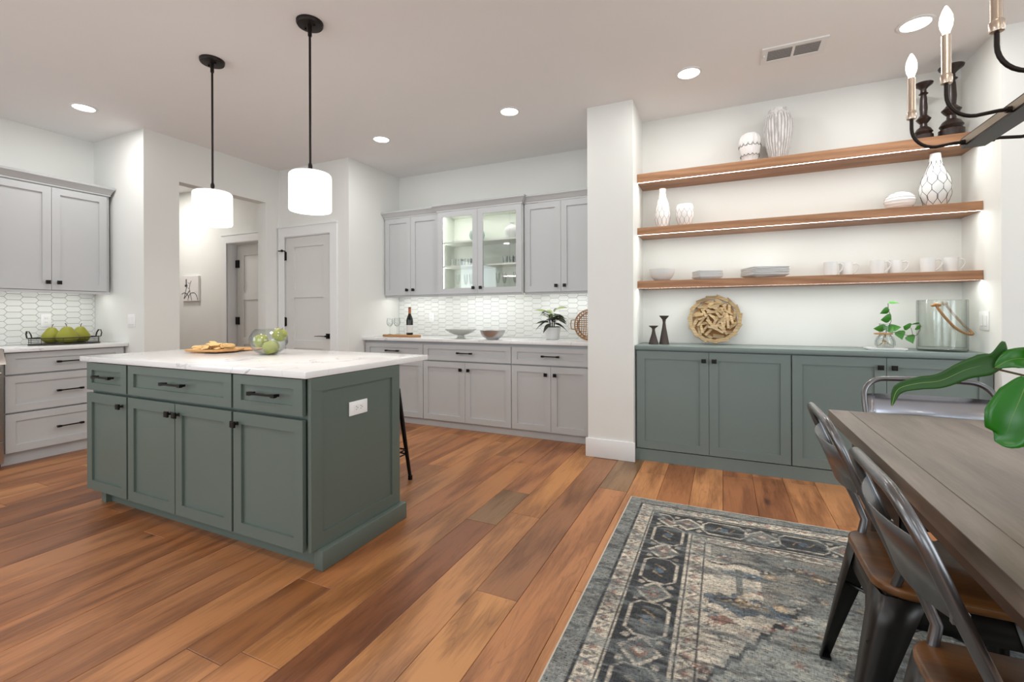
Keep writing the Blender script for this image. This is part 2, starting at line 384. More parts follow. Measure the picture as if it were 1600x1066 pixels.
# ---------------------------------------------------------------- doors
def casing(m, x0, x1, z1, y, w=.1, t=.018):
    m.box(x0-w, x0, y-t, y, 0, z1); m.box(x1, x1+w, y-t, y, 0, z1); m.box(x0-w, x1+w, y-t, y, z1, z1+w+.005); m.box(x0-w-.008, x1+w+.008, y-t-.008, y, z1+w+.005, z1+w+.016)
m = MB(); casing(m, -4.632, -3.915, 2.072, 3.746); m.box(-4.64, -4.632, 3.74, 3.865, 0, 2.072); m.box(-3.915, -3.907, 3.74, 3.865, 0, 2.072); m.box(-4.64, -3.907, 3.74, 3.865, 2.064, 2.074)
struct('trim_1', m, 'trim')
def panel_door(name, x0, x1, y, z0, z1, pans, mat='door', st=.125, t=.04):
    m = MB(); m.box(x0, x0+st, y, y+t, z0, z1); m.box(x1-st, x1, y, y+t, z0, z1)
    zs = [z0]+[z for p in pans for z in p]+[z1]
    for a, b in zip(zs[::2], zs[1::2]): m.box(x0+st, x1-st, y, y+t, a, b)
    d = struct(name, m, mat)
    for a, b in pans: MB().box(x0+st, x1-st, y+.013, y+.027, a, b).build('panel', mat, d)
    return d
d1 = panel_door('door_1', -4.629, -3.918, 3.756, .012, 2.062, [(.2, .782), (.874, 1.365), (1.457, 1.948)])
m = MB(); m.box(-3.998, -3.942, 3.748, 3.757, .9, .957); m.tube([(-3.97, 3.757, .928), (-3.97, 3.705, .928)], .010); m.tube([(-3.965, 3.71, .928), (-4.05, 3.706, .930), (-4.13, 3.71, .926)], [.010, .008, .006], flat=.6)
h = m.build('door_handle', 'black', d1); h['label'] = 'black lever handle with square plate'
for z in (1.853, 1.086, .25):
    MB().box(-4.64, -4.624, 3.742, 3.757, z-.05, z+.05).tube([(-4.632, 3.738, z-.055), (-4.632, 3.738, z+.055)], .007).build('hinge', 'black', d1)
MB().box(-4.7, -4.63, 3.70, 3.746, 1.905, 1.915).tube([(-4.66, 3.72, 1.9), (-4.66, 3.72, 1.925)], .011).build('door_stop', 'black', d1)
m = MB(); casing(m, -5.862, -5.1, 2.1, 3.865, .09); m.box(-5.878, -5.862, 3.86, 4.0, 0, 2.1); m.box(-5.878, -5.09, 3.86, 4.0, 2.092, 2.108)
struct('trim_2', m, 'trim')
d2 = panel_door('door_2', -5.845, -5.105, 3.99, .012, 2.09, [(.2, .782), (.874, 1.365), (1.457, 1.948)])
for z in (1.84, 1.09): MB().box(-5.862, -5.80, 3.972, 3.99, z-.05, z+.05).build('hinge', 'black', d2)
MB().box(-5.90, -5.86, 4.0, 4.2, 0, 2.2).box(-5.9, -5.05, 4.18, 4.2, 0, 2.2).build('closet_back', 'wall', d2)

# ---------------------------------------------------------------- cabinets
def mapper(face, p):   # (u, d, v) -> world; d = distance in front of the carcass face plane
    return (lambda u, d, v: (u, p-d, v)) if face == 'y' else (lambda u, d, v: (p+d, u, v))
def fbox(m, mp, u0, u1, d0, d1, v0, v1):
    a, b = mp(u0, d0, v0), mp(u1, d1, v1)
    m.box(min(a[0], b[0]), max(a[0], b[0]), min(a[1], b[1]), max(a[1], b[1]), v0, v1)
def front(parent, mp, u0, u1, v0, v1, mat, name='door', st=.057, t=.02, glassy=False, rec=.012):
    m = MB(); s2 = min(st, (v1-v0)*.27)
    fbox(m, mp, u0, u0+st, 0, t, v0, v1); fbox(m, mp, u1-st, u1, 0, t, v0, v1)
    fbox(m, mp, u0+st, u1-st, 0, t, v0, v0+s2); fbox(m, mp, u0+st, u1-st, 0, t, v1-s2, v1)
    if not glassy: fbox(m, mp, u0+st, u1-st, 0, t-rec, v0+s2, v1-s2)
    o = m.build(name, mat, parent)
    if glassy:
        g = MB(); fbox(g, mp, u0+st, u1-st, .007, .011, v0+s2, v1-s2); g.build('pane', 'pane', o)
    return o
def knob(parent, mp, u, v, t=.02):
    m = MB()
    def ring(s, d): return [Vector(mp(u+a*s, d, v+b*s)) for a, b in ((-1, -1), (1, -1), (1, 1), (-1, 1))]
    m.rings([ring(.009, t), ring(.006, t+.004), ring(.0055, t+.014), ring(.0155, t+.02), ring(.0162, t+.028), ring(.012, t+.032)])
    return m.build('knob', 'black', parent)
def pull(parent, mp, u, v, L=.18, t=.02):
    m = MB(); h = L/2
    for s in (-1, 1):
        c = u+s*(h-.012); fbox(m, mp, min(c-.007, c+.007), max(c-.007, c+.007), t, t+.03, v-.006, v+.006)
        def ring(uu, sz): return [Vector(mp(uu, t+.026+a*sz, v+b*sz)) for a, b in ((-1, -1), (1, -1), (1, 1), (-1, 1))]
        rr = [ring(u+s*h, .0085), ring(u+s*(h-.022), .0085), ring(u+s*(h-.034), .0048), ring(u, .0048)]
        m.rings(rr)
    return m.build('pull', 'black', parent)
def crown(parent, x0, x1, yf, yb, z0, mat, L=.05, R=.05, face='y'):
    prof = [(0, z0), (.006, z0), (.006, z0+.012), (.012, z0+.016), (.03, z0+.04), (.046, z0+.054), (.052, z0+.058), (.056, z0+.075), (0, z0+.075)]
    m = MB(); rs = []
    for o, z in prof:
        l, r = L*o/.056, R*o/.056
        if face == 'y': rs.append([Vector((x0-l, yb, z)), Vector((x0-l, yf-o, z)), Vector((x1+r, yf-o, z)), Vector((x1+r, yb, z))])
        else: rs.append([Vector((yb, x0-l, z)), Vector((yf+o, x0-l, z)), Vector((yf+o, x1+r, z)), Vector((yb, x1+r, z))])
    m.rings(rs, closed=False, cap=False); p = rs[-1]
    return m.build('crown_moulding', mat, parent, sharp=.3)
g = .0015
# --- island
isl = thing('kitchen_island', 'sage green shaker kitchen island with black pulls standing on plank floor', 'kitchen island', (-2.66, 1.8, 0))
m = MB(); m.box(-3.605, -1.71, 1.512, 2.12, .095, .883); m.box(-3.55, -1.73, 1.56, 2.10, 0, .095); m.box(-3.55, -3.50, 1.53, 1.6, 0, .1)
m.build('body', 'sage', isl)
mp = mapper('y', 1.499)
for u0, u1, L in ((-3.605, -3.160, .19), (-3.144, -2.216, .19), (-2.203, -1.722, .19)):
    d = front(isl, mp, u0+g, u1-g, .71, .878, 'sage', 'drawer'); pull(d, mp, (u0+u1)/2 if L else 0, .797, .19)
for u0, u1, k in ((-3.605, -3.160, -3.2), (-3.144, -2.688, -2.72), (-2.684, -2.216, -2.652), (-2.203, -1.722, -2.172)):
    d = front(isl, mp, u0+g, u1-g, .095, .692, 'sage'); knob(d, mp, k, .637)
mx = mapper('x', -1.71)
front(isl, mx, 1.497, 2.122, .093, .882, 'sage', 'end_panel', st=.065, rec=.010)
MB().box(-1.71, -1.655, 1.529, 2.14, 0, .092).bevel(.004).build('base_moulding', 'sage', isl)
o = MB().box(-1.698, -1.692, 1.735, 1.862, .662, .732).bevel(.002).build('outlet', 'plate', isl); o['label'] = 'white outlet plate'
m = MB().box(-1.692, -1.690, 1.765, 1.832, .68, .714); m.build('outlet_face', 'plate', o)
m = MB()
for yy in (1.783, 1.815):
    for dz in (-.007, .007): m.box(-1.6902, -1.6893, yy-.006, yy+.001, .697+dz-.0012, .697+dz+.0012)
    m.box(-1.6902, -1.6893, yy+.004, yy+.008, .695, .699)
m.build('slots', 'slot', o)
top(MB().box(-3.659, -1.689, 1.466, 2.40, .884, .915).bevel(.003), 'island_countertop', 'quartz', 'white veined quartz slab countertop on the green island', 'countertop')

# --- back wall base cabinets
yf = 3.997
specs = [('three', -3.641, -2.859, 'leftmost grey base cabinet beside the pantry wall with one drawer'),
         ('two', -2.859, -1.839, 'wide middle grey base cabinet with drawer over two doors below the bowls'),
         ('one', -1.839, -1.022, 'right grey base cabinet with drawer over two doors beside the white column')]
for nm, x0, x1, lb in specs:
    c = thing('base_cabinet', lb, 'cabinet', ((x0+x1)/2, 4.3, 0))
    xl = x0-.012 if nm == 'three' else x0; xr = -1.014 if nm == 'one' else x1
    m = MB().box(xl, xr, yf+.01, 4.59, .075, .884)
    m.box(xl, xr, yf+.012, 4.5, 0, .075); m.build('body', 'grey', c)
    mp = mapper('y', yf); e = x1-.05 if nm == 'one' else x1
    d = front(c, mp, x0+.003, e-.004, .694, .853, 'grey', 'drawer'); pull(d, mp, {'three': -3.254, 'two': -2.349, 'one': -1.438}[nm], .776, .175)
    sp = {'three': -3.25, 'two': -2.351, 'one': -1.439}[nm]
    for a, b, k in ((x0+.003, sp-.0015, sp-.045), (sp+.0015, e-.004, sp+.045)):
        d = front(c, mp, a, b, .076, .68, 'grey'); knob(d, mp, k, .607)
top(MB().box(-3.655, -1.013, 3.944, 4.593, .884, .915).bevel(.003), 'back_countertop', 'quartz', 'white quartz countertop along the back wall holding wine bottle and bowls', 'countertop')
# --- back wall upper cabinets
def upper(x0, x1, yfr, xs, knobs, lb, glassy=False, L=0, R=0, xe=None):
    c = thing('wall_cabinet', lb, 'cabinet', ((x0+x1)/2, 4.45, 1.37)); b = 4.592; xe = xe or x1
    m = MB()
    if glassy:
        yi = yfr
        m.box(x0, x0+.02, yi, b, 1.385, 2.295); m.box(xe-.02, xe, yi, b, 1.385, 2.295); m.box(x0+.02, xe-.02, yi, b, 1.385, 1.405); m.box(x0+.02, xe-.02, yi, b, 2.275, 2.295); m.box(x0+.02, xe-.02, b-.01, b, 1.405, 2.275)
        m.box((xs[0]-.02), (xs[0]+.02), yi, yi+.02, 1.405, 2.275)
    else: m.box(x0, xe, yfr, b, 1.385, 2.295)
    m.build('body', 'grey' if not glassy else 'niche_white', c)
    if glassy:
        for z in (1.965, 1.703):
            MB().box(x0+.02, xe-.02, yfr+.03, b-.01, z-.018, z).build('shelf', 'niche_white', c)
    if glassy: MB().box(x0-.0015, x0, yfr, b, 1.385, 2.295).box(xe, xe+.0015, yfr, b, 1.385, 2.295).build('side_panel', 'grey', c)
    mp = mapper('y', yfr); edges = [x0+.004]+[xs[0]]+[x1-.004]
    for i in (0, 1):
        d = front(c, mp, edges[i]+.0015, edges[i+1]-.0015, 1.39, 2.29, 'grey', glassy=glassy, st=.06)
        knob(d, mp, xs[0]+(-.044, .044)[i], 1.449)
    crown(c, x0, xe, yfr-.02, b, 2.292, 'grey', L, R)
    MB().box(x0, xe, yfr-.004, yfr+.016, 1.365, 1.386).build('light_rail', 'grey', c)
    o = MB().box(x0+.06, xe-.06, 4.40, 4.415, 1.378, 1.386).build('light_strip', 'strip', c)
    area('under_cabinet_light', ((x0+xe)/2, 4.4075, 1.376), (0, 0, 0), xe-x0-.12, .02, .62, (1, .99, .96), c)
    return c
M['niche_white'] = plain('cabinet_interior_white', srgb(226, 230, 222), .6, var=.01)
upper(-3.643, -2.868, 4.327, [-3.266], 0, 'grey two door wall cabinet left of the glass cabinet', L=.012)
gc = upper(-2.866, -1.846, 4.277, [-2.359], 0, 'grey wall cabinet with two lit glass doors showing vases and glasses', True, L=.05, R=.05)
upper(-1.842, -1.02, 4.327, [-1.450], 0, 'grey two door wall cabinet right of the glass cabinet beside column', xe=-1.014)
MB().box(-2.80, -1.91, 4.30, 4.31, 2.268, 2.275).build('interior_light_strip', 'strip', gc)
MB().box(-2.844, -2.836, 4.34, 4.346, 1.41, 2.27).build('interior_light_strip', 'strip', gc)
area('cabinet_light', (-2.36, 4.36, 2.262), (0, 0, 0), .9, .03, .8, (1, 1, .96), gc)
area('cabinet_side_light', (-2.832, 4.36, 1.84), (0, -PI/2, 0), .8, .02, .5, (1, 1, .96), gc)
# --- left wall
c = thing('drawer_base_cabinet', 'grey base cabinet with three deep drawers beside the range', 'cabinet', (-5.3, 1.95, 0))
MB().box(-5.595, -5.065, 1.552, 2.357, .095, .884).box(-5.595, -5.075, 1.552, 2.357, 0, .095).build('body', 'grey', c)
mp = mapper('x', -5.055)
for v0, v1, hz in ((.71, .875, .788), (.412, .697, .548), (.098, .399, .249)):
    d = front(c, mp, 1.566, 2.335, v0, v1, 'grey', 'drawer'); pull(d, mp, 1.949, hz, .175)
top(MB().box(-5.597, -4.998, 1.548, 2.357, .884, .915).bevel(.003), 'left_countertop', 'quartz', 'short white quartz countertop under the wire tray of pears', 'countertop')
c = thing('wall_cabinet', 'grey two door wall cabinet on the left wall above the pears', 'cabinet', (-5.4, 1.95, 1.37))
MB().box(-5.597, -5.269, 1.52, 2.332, 1.385, 2.292).build('body', 'grey', c)
mp = mapper('x', -5.269)
for a, b, k in ((1.526, 1.9145, 1.886), (1.9175, 2.308, 1.96)):
    d = front(c, mp, a, b, 1.392, 2.278, 'grey'); knob(d, mp, k, 1.456)
crown(c, 1.52, 2.332, -5.249, -5.597, 2.289, 'grey', 0, .02, face='x')
MB().box(-5.272, -5.252, 1.52, 2.332, 1.366, 1.387).build('light_rail', 'grey', c)
MB().box(-5.38, -5.365, 1.56, 2.3, 1.378, 1.386).build('light_strip', 'strip', c)
area('under_cabinet_light', (-5.3725, 1.93, 1.376), (0, 0, 0), .02, .74, .5, (1, .99, .96), c)
# --- niche cabinets
c2s = []
for x0, x1, sp, lb in ((-.634, .434, -.0985, 'muted green two door base cabinet under the driftwood disc'),
                       (.434, 1.488, .9685, 'muted green two door base cabinet behind the dining table under the glass jar')):
    c = thing('niche_cabinet', lb, 'cabinet', ((x0+x1)/2, 3.95, 0)); 
    MB().box(x0-(.006 if x0 < 0 else 0), x1, 3.787, 4.17, .09, .882).box(x0-(.006 if x0 < 0 else 0), x1, 3.762, 4.1, 0, .091).build('body', 'niche', c)
    mp = mapper('y', 3.777)
    for a, b, k in ((x0+.004, sp-.0015, sp-.036), (sp+.0015, x1-.004, sp+.036)):
        d = front(c, mp, a, b, .099, .874, 'niche', st=.062, rec=.011); knob(d, mp, k, .812)
top(MB().box(-.640, 1.488, 3.737, 4.175, .883, .917).bevel(.003), 'niche_countertop', 'niche', 'long muted green wooden top over the niche cabinets', 'countertop')

# ---------------------------------------------------------------- oak shelves
for z0, z1, w in ((2.2525, 2.322, 'topmost'), (1.819, 1.877, 'middle'), (1.378, 1.438, 'lowest')):
    s = thing('floating_shelf', w+' of the three long oak floating shelves in the niche', 'shelf', (.424, 4.03, z0), 'oak niche shelves')
    MB().box(-.643, 1.491, 3.885, 4.178, z0+.006, z1).box(-.643, 1.491, 3.885, 3.897, z0, z0+.006).box(-.643, 1.491, 3.911, 4.178, z0, z0+.006).build('plank', 'oak', s)
    MB().box(-.64, 1.485, 3.898, 3.910, z0+.0005, z0+.0058).build('led_strip', 'strip', s)
    area('shelf_light', (.424, 3.904, z0-.003), (0, 0, 0), 2.1, .012, 3.0, (.96, 1, .955), s)

# ---------------------------------------------------------------- picket tile backsplashes
def clip(poly, ax, lim, keep_less):
    out = []
    for i, p in enumerate(poly):
        q = poly[(i+1) % len(poly)]; a = (p[ax] <= lim) == keep_less or p[ax] == lim; b = (q[ax] <= lim) == keep_less or q[ax] == lim
        if a: out.append(p)
        if a != b:
            t = (lim-p[ax])/(q[ax]-p[ax]); out.append((p[0]+t*(q[0]-p[0]), p[1]+t*(q[1]-p[1])))
    return out
def tiles(name, label, face, p, u0, u1, z0, z1, pitch, flip):
    root = thing(name, label, 'backsplash', ((u0+u1)/2, p, z0) if face == 'y' else (p, (u0+u1)/2, z0))
    mp = mapper(face, p); m = MB(); fbox(m, mp, u0, u1, 0, .004, z0, z1); m.build('grout', 'grout', root)
    hp, fl_, th = .022, pitch-.022, .0535; gp = .0024; shared = None
    n = int((u1-u0)/pitch)+3
    for c in range(-1, n):
        for r in range(-1, 11):
            uc = (u0+c*pitch+.03) if not flip else (u1-c*pitch-.065); vc = z0+r*th+(th/2 if c % 2 else 0)+.018
            hw, hh = fl_/2, th/2-gp/2
            poly = [(uc-hw-hp+gp*.6, vc), (uc-hw, vc-hh), (uc+hw, vc-hh), (uc+hw+hp-gp*.6, vc), (uc+hw, vc+hh), (uc-hw, vc+hh)]
            full = len(poly)
            q = poly
            for ax, lim, less in ((0, u0+.001, False), (0, u1-.001, True), (1, z0+.001, False), (1, z1-.001, True)):
                if q: q = clip(q, ax, lim, less)
            if len(q) < 3: continue
            a = sum(q[i][0]*q[(i+1) % len(q)][1]-q[(i+1) % len(q)][0]*q[i][1] for i in range(len(q)))/2
            if abs(a) < 1e-4: continue
            whole = q == poly
            if whole and shared:
                o = shared.copy(); COL.objects.link(o); o.parent = root
                d = Vector(mp(uc, 0, vc))-sc; o.location = shared.location+d; continue
            cx = sum(x for x, _ in q)/len(q); cy = sum(y for _, y in q)/len(q)
            ins = [(cx+(x-cx)*(1-.0016/max(.01, math.hypot(x-cx, y-cy))), cy+(y-cy)*(1-.0016/max(.01, math.hypot(x-cx, y-cy)))) for x, y in q]
            m = MB(); m.rings([[Vector(mp(x, .003, y)) for x, y in q], [Vector(mp(x, .0075, y)) for x, y in q], [Vector(mp(x, .0088, y)) for x, y in ins]])
            o = m.build('tile', 'tile', root, sharp=.3)
            if whole: shared = o; sc = Vector(mp(uc, 0, vc))
tiles('tile_backsplash', 'white elongated hexagon tile backsplash behind the wine bottle and bowls', 'y', 4.594, -3.655, -1.013, .915, 1.385, .1005, False)
tiles('tile_backsplash', 'white elongated hexagon tile backsplash behind the pears', 'x', -5.599, 1.3, 2.359, .915, 1.385, .1005, True)

# ---------------------------------------------------------------- outlets and switches
def plate(name, lb, face, p, u, v, w=.07, h=.115, kind='outlet', horizontal=False):
    r = thing(name, lb, kind, (u, p, v) if face == 'y' else (p, u, v)); mp = mapper(face, p) if face != '-x' else (lambda a, d, b: (p-d, a, b))
    m = MB(); fbox(m, mp, u-w/2, u+w/2, 0, .005, v-h/2, v+h/2); m.bevel(.0015).build('cover_plate', 'plate', r)
    n = 2 if w > .1 else 1
    for i in range(n):
        cu = u+(i-(n-1)/2)*.046; m = MB(); fbox(m, mp, cu-.017, cu+.017, .005, .0075, v-.033, v+.033); o = m.build('rocker' if kind == 'switch' else 'receptacle', 'plate', r)
        if kind == 'outlet':
            m = MB()
            for s in (-.018, .018):
                fbox(m, mp, cu-.007, cu-.005, .0075, .0079, v+s-.005, v+s+.005); fbox(m, mp, cu+.005, cu+.007, .0075, .0079, v+s-.004, v+s+.004)
            m.build('slots', 'slot', o)
        else:
            m = MB(); fbox(m, mp, cu-.0172, cu+.0172, .005, .0056, v-.0345, v-.0332); m.build('shadow_gap', 'slot', o)
plate('wall_outlet', 'white duplex outlet in tile splash left of the pears', 'x', -5.59, 2.0, 1.125)
plate('wall_outlet', 'white outlet in tile splash between wine bottle and glass bowl', 'y', 4.5855, -3.17, 1.13)
plate('wall_outlet', 'white outlet in tile splash between potted plant and rattan tray', 'y', 4.5855, -1.59, 1.13)
plate('light_switch', 'double light switch on the left return wall beside the hall opening', 'y', 2.36, -4.945, 1.118, .116, .12, 'switch')
plate('light_switch', 'double light switch on niche side wall right of the glass jar', '-x', 1.492, 3.875, 1.118, .116, .12, 'switch')

# ---------------------------------------------------------------- ceiling lights, vent
spots = [(-4.714, 1.921, 'recessed ceiling light over the left counter left of both pendants'), (-2.989, 3.492, 'recessed ceiling light just right of the nearer pendant shade before the grey cabinets'),
         (-1.614, 3.47, 'recessed ceiling light left of the white column before the back cabinets'), (-.215, 3.456, 'recessed ceiling light right of the column over the niche'),
         (1.026, 3.435, 'recessed ceiling light nearest the chandelier right of the vent')]
rl = None
for x, y, lb in spots:
    if rl is None:
        r = rl = thing('recessed_light', lb, 'ceiling light', (x, y, H), 'recessed ceiling lights')
        MB().lathe([(.088, 0), (.088, -.004), (.072, -.007), (.070, -.002), (.070, 0)], (x, y, H), 32, cap=False).build('trim_ring', 'trim', r)
        MB().lathe([(.070, -.001), (.070, -.0035)], (x, y, H), 32).build('lens', 'lens', r)
        area('downlight', (x, y, H-.012), (0, 0, 0), .13, .13, 6.5, (.98, .99, .97), r)
    else: dup(rl, (x, y, H), lb)
for x, y in ((-3.0, .2), (-1.5, .2), (-4.7, -1.4), (-2.2, -1.6), (.2, -1.6), (2.6, -1.2), (2.7, 3.0)):     # the rest of the room's downlights, out of frame
    area('room_downlight', (x, y, H-.012), (0, 0, 0), .13, .13, 8, (.98, .99, .97))
area('hall_ceiling_light', (-6.6, 3.2, H-.02), (0, 0, 0), .3, .3, 16, (1, .96, .92))
v = thing('ceiling_vent', 'white two bay louvred air vent in the ceiling', 'vent', (.41, 3.445, H))
x0, x1, y0, y1 = .232, .592, 3.345, 3.548
MB().box(x0, x1, y0, y0+.035, H-.008, H).box(x0, x1, y1-.035, y1, H-.008, H).box(x0, x0+.035, y0+.035, y1-.035, H-.008, H).box(x1-.035, x1, y0+.035, y1-.035, H-.008, H).box(.405, .419, y0+.035, y1-.035, H-.008, H).build('frame', 'trim', v)
MB().box(x0+.03, x1-.03, y0+.03, y1-.03, H-.0025, H-.0005).build('duct', 'greylines', v)
for xa, xb in ((x0+.035, .405), (.419, x1-.035)):
    for i in range(7):
        yy = y0+.042+i*.019; MB().rings([[(xa, yy, H-.008), (xa, yy+.012, H-.003), (xa, yy+.013, H-.004), (xa, yy+.001, H-.009)], [(xb, yy, H-.008), (xb, yy+.012, H-.003), (xb, yy+.013, H-.004), (xb, yy+.001, H-.009)]]).build('louvre', 'ceil', v)
MB().box(x0+.012, x0+.018, 3.42, 3.45, H-.02, H-.008).build('lever', 'ceil', v)

# ---------------------------------------------------------------- pendants
pn = None
for x, y, lb in ((-3.075, 1.929, 'farther left drum pendant lamp with white glass shade over the island'), (-2.164, 1.918, 'nearer right drum pendant lamp with white glass shade over the island')):
    if pn: dup(pn, (x, y, H), lb); break
    pn = p = thing('pendant_lamp', lb, 'pendant lamp', (x, y, H), 'island pendant lamps')
    cn = MB().lathe([(.02, -.026), (.068, -.022), (.073, -.014), (.074, 0)], (x, y, H), 32).build('canopy', 'bronze', p)
    for s_ in (-1, 1): MB().lathe([(.006, -.034), (.006, -.02)], (x+.035*s_, y, H), 8).build('screw', 'black', cn)
    MB().tube([(x, y, H-.02), (x, y, H-.08)], .011, 12).tube([(x, y, H-.08), (x, y, 2.02)], .0065, 10).lathe([(.007, 2.05-H), (.012, 2.035-H), (.012, 2.02-H), (.007, 2.01-H)], (x, y, H), 12).build('rod', 'bronze', p)
    MB().lathe([(.035, -.872), (.035, -.864), (.008, -.856)], (x, y, H), 20).build('cap', 'bronze', p)
    MB().lathe([(.02, -.873), (.09, -.874), (.105, -.877), (.114, -.886), (.116, -.898), (.116, -1.085), (.112, -1.093), (.108, -1.085), (.108, -.9), (.02, -.88)], (x, y, H), 40, cap=False).build('shade', 'opal', p)
    MB().lathe([(.02, -1.058), (.108, -1.06), (.108, -1.064), (.02, -1.066)], (x, y, H), 40, cap=True).build('diffuser', emit('diffuser_glow', (1, .95, .9, 1), 2.2), p)
    area('pendant_light', (x, y, 1.77), (0, 0, 0), .2, .2, 4, (1, .9, .8), p)

# ---------------------------------------------------------------- chandelier
ch = thing('linear_chandelier', 'long dark metal chandelier with candle bulbs hanging over the dining table', 'chandelier', (.885, 1.6, 1.816))
MB().box(.85, .92, .82, 2.383, 1.816, 1.824).box(.85, .858, .82, 2.383, 1.824, 1.855).box(.912, .92, .82, 2.383, 1.824, 1.855).build('bar', 'bronze', ch)
MB().box(.8485, .85, .83, 2.375, 1.824, 1.850).build('side_inlay', plain('weathered_bronze_face', srgb(150, 138, 122), .45, .5), ch)
MB().tube([(.885, 1.3, 1.85), (.885, 1.3, H)], .008).tube([(.885, 1.9, 1.85), (.885, 1.9, H)], .008).build('hanging_rod', 'bronze', ch)
MB().box(.82, .95, 1.2, 2.0, H-.025, H).bevel(.005).build('canopy', 'bronze', ch)
for i in range(5):
    y = 2.349-.316*i
    for s in (-1, 1):
        bx = .885+s*.197; rx_ = .885+s*.035
        pts = [(rx_, y, 1.831), (rx_+s*.03, y, 1.832)]
        for k in range(9):
            a = PI/2*k/8; pts.append((bx-s*.075+s*.075*math.sin(a)-0, y, 1.832-.006*(1 if k < 8 else 1)+.085*(1-math.cos(a))))
        pts.append((bx, y, 1.95))
        arm = MB().tube(pts, .0062, 10).tube([(rx_-s*.004, y, 1.831), (rx_+s*.014, y, 1.831)], .0105, 10).build('arm', 'bronze', ch)
        MB().lathe([(.009, 1.945), (.0155, 1.948), (.0165, 1.953), (.0165, 1.975), (.0140, 1.978), (.0130, 1.982), (.0130, 2.112), (.010, 2.114)], (bx, y, 0), 20).build('candle_sleeve', 'nickel', arm)
        MB().lathe([(.009, 2.112), (.0105, 2.122), (.0165, 2.14), (.0185, 2.158), (.0165, 2.178), (.010, 2.197), (.003, 2.211)], (bx, y, 0), 16).build('bulb', 'bulb', arm)
for i in (0, 2, 4):
    l = bpy.data.lights.new('candle_light', 'POINT'); l.energy = 2.2; l.color = (1, .84, .66); l.shadow_soft_size = .05
    o = bpy.data.objects.new('candle_light', l); COL.objects.link(o); o.parent = ch; o.location = Vector((.70, 2.349-.316*i, 2.24))-ORG[ch.name]

# ---------------------------------------------------------------- range at the left edge
r = thing('kitchen_range', 'stainless steel range at the left edge of the view', 'range', (-5.3, 1.16, 0))
MB().box(-5.59, -5.02, .785, 1.543, .03, .905).build('body', 'steel', r)
MB().box(-5.59, -5.0, .785, 1.543, .905, .917).build('cooktop', 'black', r)
MB().rings([[(-5.02, .785, .80), (-4.945, .785, .80), (-4.955, .785, .83), (-5.0, .785, .915), (-5.02, .785, .915)], [(-5.02, 1.543, .80), (-4.945, 1.543, .80), (-4.955, 1.543, .83), (-5.0, 1.543, .915), (-5.02, 1.543, .915)]]).build('control_panel', 'steel', r)
dd = MB().box(-5.02, -4.98, .79, 1.54, .215, .785).build('oven_door', 'steel', r)
MB().box(-4.981, -4.978, .88, 1.45, .34, .66).build('window', 'black', dd)
MB().tube([(-4.93, .82, .735), (-4.93, 1.51, .735)], .012).tube([(-4.98, .85, .735), (-4.93, .85, .735)], .008).tube([(-4.98, 1.48, .735), (-4.93, 1.48, .735)], .008).build('handle', 'steel', dd)
MB().box(-5.02, -4.98, .79, 1.54, .04, .2).build('drawer', 'steel', r)
for i in range(5): MB().tube([(-4.97, .87+.14*i, .87), (-4.935, .87+.14*i, .86)], .02, 14).build('knob', 'steel', r)
for yy in (.83, 1.5): MB().lathe([(.018, 0), (.018, .03)], (-5.06, yy, 0), 10).build('foot', 'black', r)

# ---------------------------------------------------------------- picture in the hall
pc = thing('bicycle_picture', 'small square canvas print of a bicycle on the hall wall', 'picture', (-6.62, 3.865, 1.53))
MB().box(-6.80, -6.425, 3.835, 3.863, 1.36, 1.70).build('canvas', 'matte', pc)
m = MB(); Y = 3.8335
def ringp(cx, cz, r, n=24, a0=0, a1=2*PI): return [(cx+r*math.cos(a0+(a1-a0)*i/n), Y, cz+r*math.sin(a0+(a1-a0)*i/n)) for i in range(n+(a1-a0 < 6.2))]
m.tube(ringp(-6.545, 1.37, .105, 14, 0, PI), .0045, 4, flat=.5); m.tube([(-6.545, 1.37, 0+0) if False else (-6.57, Y, 1.37), (-6.62, Y, 1.53), (-6.60, Y, 1.60), (-6.655, Y, 1.61)], .0035, 4, flat=.5)
m.tube([(-6.60, Y, 1.60), (-6.575, Y, 1.635)], .003, 4, flat=.5); m.tube([(-6.62, Y, 1.50), (-6.74, Y, 1.39)], .005, 4, flat=.5); m.tube([(-6.74, Y, 1.39), (-6.68, Y, 1.55), (-6.62, Y, 1.53)], .004, 4, flat=.5)
m.tube(ringp(-6.73, 1.37, .105, 12, 0.3, PI*.7), .0045, 4, flat=.5); m.box(-6.72, -6.665, Y-.0005, Y+.001, 1.555, 1.585); m.box(-6.70, -6.68, Y-.0005, Y+.001, 1.585, 1.66)
m.build('printed_drawing', 'slot', pc)

